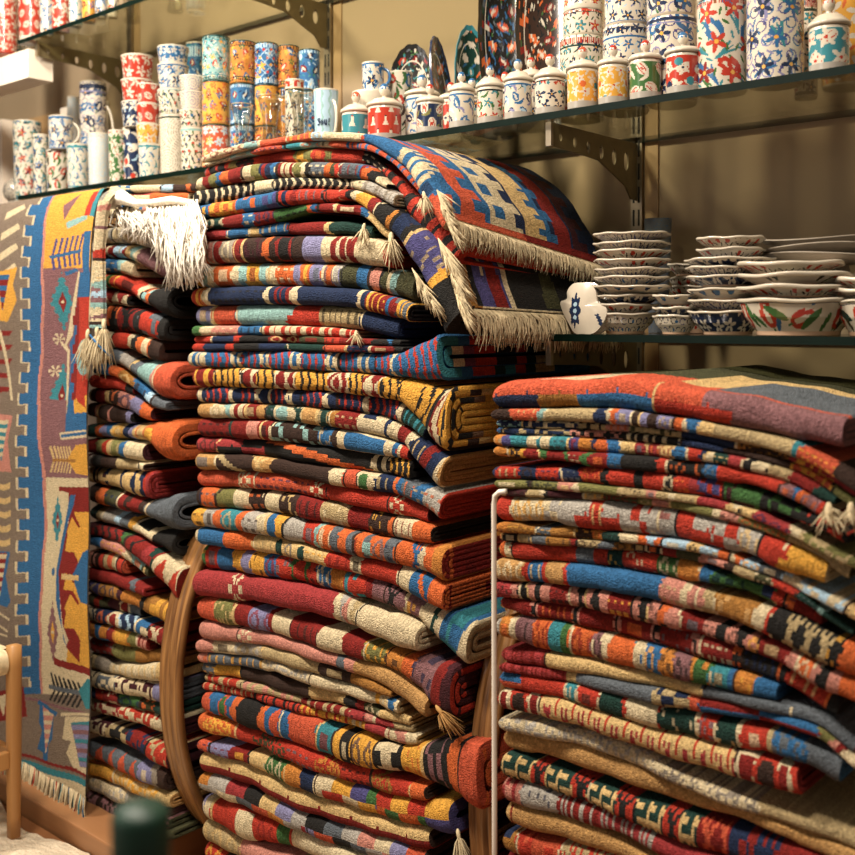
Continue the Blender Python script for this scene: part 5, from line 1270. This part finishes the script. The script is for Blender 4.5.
D.update({
 'j_aqua': ('t', [('wtulip', 0.0350, 'r'), ('wflower', 0.0375, 'r')], [(0, .2, 'S', 0)]), 'j_red': ('r', [('wtulip', 0.0300, 'r'), ('wflower', 0.0325, 'B'), ('dots', 0.0375, 'trB')], [(0, .2, 'w', 0)]),
 'j_green': ('g', [('wtulip', 0.0325, 'r'), ('bigleaf', 0.0300, 'www')], [(0, .2, 'w', 0)]), 'j_yel': ('y', [('wflower', 0.0225, 'r'), ('leaf', 0.0187, 'www'), ('dots', 0.0300, 'oty')], [(0, .2, 'w', 0)]),
 'j_navy2': ('w', [('flower', 0.0250, 'BBr'), ('dots', 0.0163, 'trB')], [(0, .2, 'w', 0), (.9, .95, 'N', 0)]), 'j_blue': ('w', [('tulip', 0.0300, 'bBb'), ('bigleaf', 0.0225, 'bLl')], [(0, .2, 'w', 0), (.88, .93, 'b', 0)]),
 'j_cream': ('w', [('bigleaf', 0.0250, 'gvg'), ('flower', 0.0275, 'rtr')], [(0, .2, 'w', 0), (.88, .93, 'x', 0)]), 'j_dark': ('B', [('bigleaf', 0.0275, 'vwv'), ('wtulip', 0.0325, 'r')], [(0, .2, 'w', 0)]),
 'j_derv': ('r', [('figure', 0.0300, 'x')], [(0, .2, 'w', 0)]), 'j_turq': ('t', [('figure', 0.0325, 'r')], [(0, .2, 'w', 0)])})
for a in ((829, 43, 12, 29, 1.650, 'j_aqua', 'r', 'aqua sugar pot with pale tulips at far right'), (683, 38, 46, 56, 1.642, 'j_red', 'b', 'red sugar pot with white tulips in front of the tulip canister'),
          (645.5, 35, 53, 62, 1.640, 'j_green', 'r', 'green sugar pot with white tulips between yellow and red pots'), (613, 33, 57, 67, 1.638, 'j_yel', 'r', 'yellow sugar pot beside the green one'),
          (582.5, 34, 59, 71, 1.638, 'j_yel', 'c', 'yellow daisy sugar pot beside the white navy-flowered one'), (550, 34, 66, 80, 1.638, 'j_navy2', 'r', 'white sugar pot with navy flowers and red-dotted knob'),
          (518, 31, 70, 83, 1.638, 'j_blue', 'b', 'white and blue sugar pot with blue-topped knob'), (490, 29.5, 76, 89, 1.637, 'j_cream', 'b', 'cream sugar pot with green leaves and red flower'),
          (461.5, 28.5, 82, 93, 1.636, 'j_blue', 'b', 'blue and white sugar pot left of the green-leaved one'), (430, 30, 95, 104, 1.634, 'j_dark', 'r', 'navy sugar pot with olive leaves and pale tulip'),
          (384.5, 38, 97, 108, 1.642, 'j_derv', 'b', 'red sugar pot with white robed figures'), (356, 32, 103, 114, 1.640, 'j_turq', 'c', 'turquoise sugar pot with white robed figures beside pale blue mug')):
    pot(*a)
for a in ((422, 37, 88, 97, 1.705, 'j_blue', 'b', 'blue and white sugar pot behind the navy one'), (451, 27, 92, 101, 1.73, 'j_red', 'r', 'red-knobbed sugar pot tucked behind the blue pots'),
          (505, 28, 82, 91, 1.73, 'j_cream', 'r', 'sugar pot with red-spotted knob behind the green-leaved pot'), (486, 27, 86, 95, 1.76, 'j_blue', 'S', 'white-knobbed sugar pot behind, beside the small oval dish'),
          (531, 30, 68, 80, 1.74, 'j_navy2', 'r', 'tall red-knobbed sugar pot in front of the dark platters'), (472, 27, 88, 97, 1.72, 'j_navy2', 'b', 'blue-knobbed sugar pot in second row behind the blue pot')):
    pot(*a)
# ---------------- large canisters
can_group = 'large lidded canisters at the right of the long shelf'
def canister(cx, ytop, w, Y, des, lb, ybot=None, lidded=False, finial=False):
    X, r = locate(cx, Y, w); z0 = S1+.0004 if ybot is None else hgt(cx, ybot, Y); z1 = hgt(cx, ytop, Y); H = z1-z0
    e = empty('canister', (X, Y, z0)); bpy.context.view_layer.update()
    hb = H
    prof = [(0, 0, 'w'), (r*.94, 0, 'w'), (r, .004, 1), (r, hb-.004, 1), (r*.97, hb, 'w'), (r*.9, hb, 'w'), (0, hb, 'w')]
    lathe('canister_body', prof, (X, Y), z0, D[des], int(cx)*3+1, M['glaze'], parent=e, nseg=150, dz=.0012, H=hb)
    if lidded:
        lh = .03
        lp = [(0, .0006, 'w'), (r*.98, .0006, 'w'), (r*1.0, .004, 'w'), (r*1.0, .010, 1), (r*.96, lh*.75, 1), (r*.8, lh, 1), (r*.4, lh*1.15, 1), (0, lh*1.2, 1)]
        l_ = lathe('lid', lp, (X, Y), z1, D[des], int(cx), M['glaze'], parent=e, nseg=120)
        if finial:
            k_ = lathe('knob', [(0, 0, 'a'), (.004, 0, 'a'), (.003, .006, 'a'), (.006, .012, 'a'), (.002, .019, 'a'), (0, .022, 'a')], (X, Y), z1+lh*1.18, D['gold'], 2, M['glaze'], parent=l_, nseg=20)
    tag(e, lb, 'canister', can_group)
canister(775, -20, 55, 1.665, 'arabesque', 'tall white canister with blue arabesque sprays')
canister(722, 3, 49, 1.668, 'iznik', 'tall canister with red flowers and large blue tulips', lidded=True)
canister(672, 21, 50, 1.70, 'blueiznik', 'lower blue and white canister behind the green pot')
canister(671, -28, 48, 1.70, 'blueiznik', 'upper blue and white canister stacked behind the green pot', ybot=20.6)
canister(626, 29, 46, 1.71, 'smallblue', 'lower canister with small blue flowers behind the yellow pot')
canister(627, -22, 44.5, 1.71, 'smallblue', 'upper canister with small blue flowers, stacked', ybot=28.6)
canister(582, 40, 44, 1.715, 'smallgreen', 'lower canister with green sprigs and red band')
canister(583, 14, 40, 1.715, 'smallgreen', 'upper domed canister with green sprigs and gold finial', ybot=39.6, lidded=True, finial=True)
canister(846, -12, 46, 1.76, 'yelcan', 'yellow flowered canister behind the aqua pot')
canister(806, 0, 22, 1.80, 'smallgreen', 'dark patterned canister behind the blue arabesque one')
# ---------------- plates standing on edge
def plate(cx, ytop, w, Y, tall, ang, des, rimc, lb, cy=None, lean=8):
    """elliptical dish leaning back; tall = half height m"""
    X = at(cx, 322, Y)[0]; z0 = S1+.0006
    tall = (hgt(cx, ytop, Y)-z0)/2; hw, hh = w, tall
    m = MB(); nr, nt_ = 36, 72
    R1 = np.linspace(0, 1, nr+1); th = np.linspace(0, 2*PI, nt_+1)
    rr, tt = np.meshgrid(R1, th, indexing='ij')
    x = hw*rr*np.cos(tt); z = hh*rr*np.sin(tt)
    dep = -.016*rr**2.5
    sc = 1+.012*np.cos(tt*18)*(rr > .9); x *= sc; z *= sc
    la = math.radians(lean); y = dep
    zz = z*math.cos(la)+y*math.sin(la)*-1; yy = y*math.cos(la)+z*math.sin(la)
    ca, sa = math.cos(ang), math.sin(ang)
    def place(yo):
        return np.stack([X + x*ca - (yy+yo)*sa, Y + x*sa + (yy+yo)*ca, z0+hh*math.cos(la)+.004+zz], -1)
    A = place(0); B = place(.0045)
    xc = (x[1:, 1:]+x[:-1, :-1])/2; zc = (z[1:, 1:]+z[:-1, :-1])/2; rc = (rr[1:, 1:]+rr[:-1, :-1])/2
    g, layers, _ = D[des]; col = decor(xc+1, zc+1, 2, .36, (g, layers, []), int(cx)); col[rc > .93] = COL[rimc]
    col[(rc > .70) & (rc < .73)] = COL['w']
    m.grid(A, col); m.grid(B, COL[rimc], flip=True); m.grid(np.stack([A[-1], B[-1]], 0), COL[rimc])
    o = m.build('plate', M['glaze']); tag(o, lb, 'plate', 'decorated dishes standing at the back of the shelf')
D['darkplate'] = ('x', [('leaf', .02, 'Gsg'), ('tulip', .03, 'rwR'), ('leaf', .016, 'wst')], [])
D['bluered2'] = ('x', [('leaf', .016, 'bGs'), ('tulip', .04, 'oRc'), ('leaf', .02, 'Bbs')], [])
D['redbrown'] = ('N', [('leaf', .018, 'Nxo'), ('tulip', .036, 'oxR'), ('leaf', .014, 'xwN')], [])
D['peacock'] = ('G', [('leaf', .02, 'obG'), ('tulip', .03, 'wzt')], [])
aR = math.radians(20)
plate(412, 45, .058, 1.84, .071, math.radians(32), 'darkplate', 'x', 'dark scalloped dish with red tulips behind the navy pot')
plate(437, 38, .05, 1.80, .078, math.radians(104), 'bluered2', 'B', 'narrow navy plate seen nearly edge-on')
plate(470, 26, .042, 1.84, .082, math.radians(62), 'peacock', 't', 'turquoise-rimmed dish with orange and white motif')
plate(503, -70, .058, 1.85, .13, math.radians(48), 'bluered2', 'x', 'tall dark blue platter with red motifs')
plate(546, -70, .066, 1.85, .13, math.radians(40), 'redbrown', 'x', 'tall red and brown platter left of the domed canister')
mug(373, 63.5, 93, 22, 1.70, 'bluefl', 'white cup with navy dot flowers and blue handle', hck='b', hang_=math.radians(30))
X, r = locate(372, 1.70, 40); z0 = S1+.0004; H = hgt(372, 93, 1.70)-z0
o = lathe('bowl', [(0, 0, 0), (r*.5, 0, 0), (r*.55, H*.2, 0), (r*.85, H*.5, 0), (r, H*.9, 0), (r, H, 0), (r*.9, H, 0), (0, H-.0006, 0)], (X, 1.70), z0, D['whiteblue'], 2, M['glaze']); tag(o, 'white bowl under the cup with navy dots', 'bowl')
o, *_ = tumbler(400, 73, None, 25, 1.765, 'redtulip', '', .8); T_(o, 'white cup with red flowers beside the navy dot cup')
# ---------------- top shelf ware
for i, (cx, w, yt, Y, des, lb) in enumerate(((4, 26, -25, 1.66, 'redwhite', 'red and white jug at the far left of the high shelf'), (31, 24, -30, 1.64, 'redfig', 'cream and red flowered mug on the high shelf'),
     (47, 14, -30, 1.64, 'bluefl', 'white mug with blue brushwork on the high shelf'), (61, 18, -12, 1.64, 'redwhite', 'red mug with white blossoms on the high shelf'),
     (76, 14, -35, 1.64, 'bluegl', 'turquoise and white mug on the high shelf'), (89, 14, -35, 1.64, 'gold', 'yellow flowered mug on the high shelf'),
     (101, 12, -35, 1.64, 'bluefl', 'small white and blue mug at right of the high shelf'), (113, 11, -40, 1.66, 'redtulip', 'last small flowered mug on the high shelf'), (15, 20, -35, 1.75, 'tallfl', 'flowered jug behind on the high shelf'))):
    X, r = locate(cx, Y, w); z0 = S2+.0004; z1 = hgt(cx, yt, Y); H = max(z1-z0, .06)
    prof = [(0, 0, 0), (r*.8, 0, 0), (r*.92, .004, 1), (r, H*.5, 1), (r*.94, H-.004, 'w'), (r*.92, H, 'w'), (r*.85, H, 0), (r*.8, .006, 0), (0, .006, 0)]
    o = lathe('mug', prof, (X, Y), z0, D[des], 50+i, M['glaze']); tag(o, lb, 'mug', 'mugs on the high shelf')
for i, (x_, y_) in enumerate(((-2.62, 1.72), (-2.44, 1.74), (-2.26, 1.72))):
    m = MB(); ths = np.linspace(0, 2*PI, 33); r = .03; H = .07; z0 = S2+.0004
    pr = [(0, 0), (.7, 0), (.78, .05), (.6, .4), (.8, .8), (1, 1), (.96, 1), (.74, .8), (.54, .4), (.6, .08), (0, .08)]
    m.grid([[(x_+a*r*math.cos(t), y_+a*r*math.sin(t), z0+b*H) for t in ths] for a, b in pr], flip=True)
    o = m.build('tea_glass', M['clear'], colors=False); tag(o, ('leftmost', 'middle', 'rightmost')[i]+' clear tea glass seen through underside of the high shelf', 'glass', 'clear glasses seen through the high shelf')

# ---------------- bowls on the low shelf
bowl_group = 'stacked bowls on the low shelf'
def bowl(cx, w, ytop, ybot, Y, des, lb, foot=.55, rim='w', lobes=8, amp=.02, zw=.0009, seed=1, rimh=.0045, group=bowl_group, z0=None, color=None):
    X, r = locate(cx, Y, w); z0 = hgt(cx, ybot, Y) if z0 is None else z0; z1 = hgt(cx, ytop, Y); H = z1-z0
    f = r*foot
    prof = [(0, 0, 'p'), (f, 0, 'p'), (f*1.02, H*.12, 1), (f+(r-f)*.62, H*.5, 1), (r*.96, H-rimh, rim), (r*1.0, H-rimh*.8, rim), (r*1.01, H-rimh*.3, rim), (r*.985, H, rim), (r*.95, H-.001, 0), (f+(r-f)*.35, H*.5, 0), (f*.9, H*.16, 0), (0, H*.16, 0)]
    if color: prof = [(a, b, color if c == 1 or c == rim or c == 'p' or c == 0 else c) for a, b, c in prof]
    rm = r
    def wob(rr, zz, th):
        k = np.clip(rr/rm, 0, 1)**2*np.clip(zz/H, 0, 1)
        return rr*(1+amp*k*np.cos(th*lobes+seed)), zz+zw*k*(np.sin(th*3+seed*2)+.6*np.cos(th*lobes+seed))
    o = lathe('bowl', prof, (X, Y), z0, D[des], seed*31, M['glaze'], wob=wob, nseg=96)
    tag(o, lb, 'bowl', group); return o
def bowl_stack(cx, w, Y, tiers, ybase, deep, gname):
    for i, (yt, des, lb, dw, dx, kw) in enumerate(tiers):
        last = i == len(tiers)-1
        yb = ybase if last else min(yt+deep, ybase-3)
        z0 = S0+.0004 if last else None
        bowl(cx+dx, w+dw, yt, yb, Y, des, lb, seed=i+1, z0=z0, **kw)
# nested: each bowl sits inside the next, so only its rim band shows
nest = dict(foot=.62)
bowl_stack(632, 76, 1.70, (
 (234, 'bowlfig', 'blue-triangled bowl topping the tallest bowl stack', 0, 0, nest), (243, 'bowlfig', 'blue patterned bowl second in the tallest stack', 0, 0, nest),
 (251, 'bowlgrn', 'green-leafed bowl third in the tallest stack', 0, 0, nest), (260, 'bowlgrn', 'green and black patterned bowl fourth in the tallest stack', 0, 0, nest),
 (269, 'bowlfig', 'blue scrolled bowl fifth in the tallest stack', 0, 0, nest), (277, 'bowlfigo', 'orange-tinged scrolled bowl sixth in the tallest stack', 0, 0, nest),
 (286, 'bowldot', 'cream-lipped bowl at the middle of the tallest stack', 1, 0, nest), (295, 'bowlnavy', 'navy bowl with wide cream lip in the tallest stack', -8, -3, nest),
 (304, 'bowlgrn', 'small red-dotted bowl near base of the tallest stack', -12, -6, nest), (313, 'bowlfigo', 'scrollwork bowl at base of the tallest stack', -13, -7, dict(foot=.58))), 335, 9.5, bowl_group)
bowl_stack(676, 46, 1.68, (
 (295, 'bowldot', 'navy-spotted bowl topping the small stack', 0, 0, nest), (307, 'bowlnavy', 'dark blue bowl in middle of the small stack', 0, 0, nest), (315, 'bowlfigo', 'scrolled bowl at base of the small stack', 0, 0, dict(foot=.58))), 335, 10, bowl_group)
bowl_stack(728, 76, 1.69, (
 (238, 'bowlgrn', 'green-leafed bowl topping the centre stack', -9, 3, nest), (249, 'bowlgrn', 'red-dotted bowl second in the centre stack', -9, 3, nest),
 (259, 'bowlnavy', 'wide navy bowl in the centre stack', 12, 2, nest), (267, 'bowlfig', 'violet-blue scrolled bowl in the centre stack', 6, 0, nest),
 (276, 'bowlnavy', 'navy bowl with tan lip in the centre stack', 6, 0, nest), (289, 'bowldot', 'navy-dotted bowl in the centre stack', 4, 0, nest),
 (300, 'bowlfig', 'blue leafed bowl second from base of the centre stack', 2, 0, nest), (311, 'bowlnavy', 'navy bowl with cream petals at base of the centre stack', 2, 0, dict(foot=.6))), 335, 11, bowl_group)
nl = dict(foot=.66, lobes=6, amp=.03, zw=.0014, rimh=.007)
bowl_stack(796, 112, 1.685, (
 (263, 'bowlgrn', 'large bowl with green marks topping the right stack', -8, -6, nl), (274, 'bowlred', 'large bowl second in the right stack', 0, 0, nl),
 (286, 'bowlgrn', 'large bowl third in the right stack', 2, 0, nl), (299, 'bowlred', 'large bowl with red tulips at base of the right stack', 4, 2, dict(foot=.68, lobes=6, amp=.03, zw=.0014, rimh=.007))), 335, 12, bowl_group)
bowl_stack(879, 84, 1.69, ((278, 'bowlgrn', 'bowl at the right edge, topmost of its stack', 0, 0, nl), (288, 'bowlgrn', 'bowl at the right edge, middle of its stack', 0, 0, nl), (300, 'bowlred', 'bowl at the right edge, lowest of its stack', 0, 0, dict(foot=.66))), 335, 12, bowl_group)
gk = dict(foot=.6, color='h')
bowl_stack(690, 44, 1.85, ((264, 'bowlgrn', 'shaded bowl topping the stack at the back', 0, 0, nest), (277, 'bowlgrn', 'shaded bowl second in the back stack', 0, 0, nest), (286, 'bowlgrn', 'shaded bowl third in the back stack', 0, 0, nest), (297, 'bowlgrn', 'shaded bowl at base of the back stack', 0, 0, nest)), 326, 12, 'bowls at the back')
def dish(cx, w, yt, Y, lb, sd):
    X, r = locate(cx, Y, w); z0 = hgt(cx, yt+6, Y); H = .014
    prof = [(0, 0, 'h'), (r*.6, 0, 'h'), (r*.9, H*.5, 'h'), (r, H, 'h'), (r*.98, H+.002, 'h'), (r*.86, H*.6, 'h'), (r*.6, .004, 'h'), (0, .004, 'h')]
    wob = lambda rr, zz, th: (rr*(1+.03*np.cos(th*4+sd)*(rr/r)**2), zz+.004*np.clip(rr/r, 0, 1)**2*np.cos(th*2+sd))
    o = lathe('dish', prof, (X, Y), z0, D['bowlgrn'], 1, M['matglaze'], wob=wob); tag(o, lb, 'dish', 'grey shallow dishes behind the bowls')
dish(815, 104, 243, 1.80, 'topmost grey shallow dish behind the right bowls', 0); dish(822, 120, 251, 1.80, 'middle grey shallow dish behind the right bowls', 2); dish(826, 126, 259, 1.80, 'lowest grey shallow dish behind the right bowls', 4)
X, r = locate(818, 1.80, 60); z0 = S0+.0004; zt_ = hgt(826, 265, 1.80)-.0005
o = lathe('bowl', [(0, 0, 'h'), (r*.7, 0, 'h'), (r, (zt_-z0)*.9, 'h'), (r*.96, zt_-z0, 'h'), (0, zt_-z0, 'h')], (X, 1.80), z0, D['bowlgrn'], 1, M['matglaze']); tag(o, 'deep grey bowl supporting the shallow dishes', 'bowl')
o, *_ = tumbler(658, 220, None, 27, 1.86, 'bluered', '', .8); 
bpy.data.objects.remove(o)
X, r = locate(658, 1.87, 27); z0 = S0+.0004; H = hgt(658, 219, 1.87)-z0
D['blueplain'] = ('s', [('dots', .005, 'sbs')], [])
o = lathe('tumbler', [(0, 0, 0), (r*.7, 0, 1), (r, H, 1), (r*.94, H, 1), (r*.66, .004, 1), (0, .004, 1)], (X, 1.87), z0, D['blueplain'], 3, M['matglaze']); tag(o, 'dusty blue tumbler behind the tallest bowl stack', 'tumbler')
# leaf-shaped dishes leaning at the left end of the low shelf
def leafdish(dx, dyy, lb, art):
    px = [(556, 303), (562, 300), (562, 292), (567, 285), (574, 283.5), (583, 284.5), (590, 291), (593, 303), (600, 306), (603, 314), (599, 326), (591, 334.5), (580, 335), (572, 334), (565, 324), (558, 311)]
    Y = 1.63+dyy; pl = [at(a+dx, b, Y) for a, b in px]
    cxm = sum(p[0] for p in pl)/len(pl); czm = sum(p[1] for p in pl)/len(pl)
    zmin = min(p[1] for p in pl); sh = S0+.0006-zmin
    # smooth closed outline
    n = 96; K = len(pl); out = []
    for i in range(n+1):
        t = i/n*K; k = int(t) % K; f = t-int(t); p0, p1, p2, p3 = (pl[(k+j-1) % K] for j in range(4))
        out.append([.5*((2*p1[a])+(-p0[a]+p2[a])*f+(2*p0[a]-5*p1[a]+4*p2[a]-p3[a])*f*f+(-p0[a]+3*p1[a]-3*p2[a]+p3[a])*f**3) for a in (0, 1)])
    out = np.array(out); nr = 34; P = np.zeros((nr+1, n+1, 3)); 
    for i in range(nr+1):
        k = i/nr
        P[i, :, 0] = cxm+(out[:, 0]-cxm)*k; P[i, :, 2] = czm+(out[:, 1]-czm)*k+sh
        P[i, :, 1] = Y+ .008*(k**2) + (P[i, :, 2]-S0)*.12
    col = np.empty((nr, n, 3)); col[:] = COL['w']
    if art:
        xc = (P[1:, 1:, 0]+P[:-1, :-1, 0])/2; zc = (P[1:, 1:, 2]+P[:-1, :-1, 2])/2
        c0 = at(573, 312, Y)
        qx, qz = (xc-c0[0])/.0135, (zc-c0[1]-sh)/.034; an = np.arctan2(qz, qx); rr = np.hypot(qx, qz)
        col[rr < .85+.15*np.cos(an*8)] = COL['B']
        for dz in (-.012, 0, .012): col[np.hypot(xc-c0[0], zc-c0[1]-sh-dz) < .0042] = COL['L']
        c1 = at(597, 322, Y); col[(np.abs(xc-c1[0]-(zc-c1[1]-sh)*-.5) < .004) & (np.abs(zc-c1[1]-sh) < .012)] = COL['B']
    m = MB(); m.grid(P, col, flip=True); P2 = P.copy(); P2[:, :, 1] += .005; m.grid(P2, COL['w']); m.grid(np.stack([P[-1], P2[-1]], 0), COL['w'])
    o = m.build('leaf_dish', M['glaze']); tag(o, lb, 'dish', 'leaf-shaped dishes leaning together')
leafdish(0, 0, 'white leaf-shaped dish with navy star motif, in front', True)
leafdish(3, .011, 'plain leaf-shaped dish just behind the navy star one', False)
leafdish(7, .022, 'rearmost leaf-shaped dish at left end of low shelf', False)
# ---------------------------------------------------------------- camera, light
cam = bpy.data.cameras.new('camera'); co = bpy.data.objects.new('camera', cam); C.objects.link(co)
co.location = (0, 0, CAMZ); co.rotation_euler = (PI/2, 0, YAW)
cam.sensor_width = 36; cam.lens = F/855*36; cam.clip_start = .01; cam.shift_y = -(427.5-HZ)/855
cam.dof.use_dof = True; cam.dof.focus_distance = 1.95; cam.dof.aperture_fstop = 4.0
bpy.context.scene.camera = co
def area(name, loc, target, size, power, col):
    l = bpy.data.lights.new(name, 'AREA'); l.shape = 'DISK'; l.size = size; l.energy = power; l.color = col
    o = bpy.data.objects.new(name, l); C.objects.link(o); o.location = loc
    o.rotation_euler = (Vector(target)-Vector(loc)).to_track_quat('-Z', 'Y').to_euler(); return o
area('ceiling_lamp_left', (-2.6, .60, 2.75), (-2.5, 1.5, 1.2), .3, 43, (1, .91, .78))
area('ceiling_lamp_middle', (-1.75, .55, 2.75), (-1.5, 1.5, 1.0), .3, 40, (1, .90, .76))
area('ceiling_lamp_right', (-.75, .45, 2.75), (-.8, 1.5, .9), .3, 30, (1, .88, .74))
area('front_fill', (-2.4, -2.0, 1.9), (-1.6, 1.5, .9), 1.6, 14, (1, .93, .84))  # added fill light out of view, lifts the fronts of the piles
w = bpy.data.worlds.new('world'); bpy.context.scene.world = w; w.use_nodes = True
w.node_tree.nodes['Background'].inputs[0].default_value = (1, .88, .74, 1); w.node_tree.nodes['Background'].inputs[1].default_value = .13
vs_ = bpy.context.scene.view_settings; vs_.view_transform = 'Standard'; vs_.look = 'None'; vs_.gamma = 1; vs_.exposure = 0.16
vs_.use_curve_mapping = False
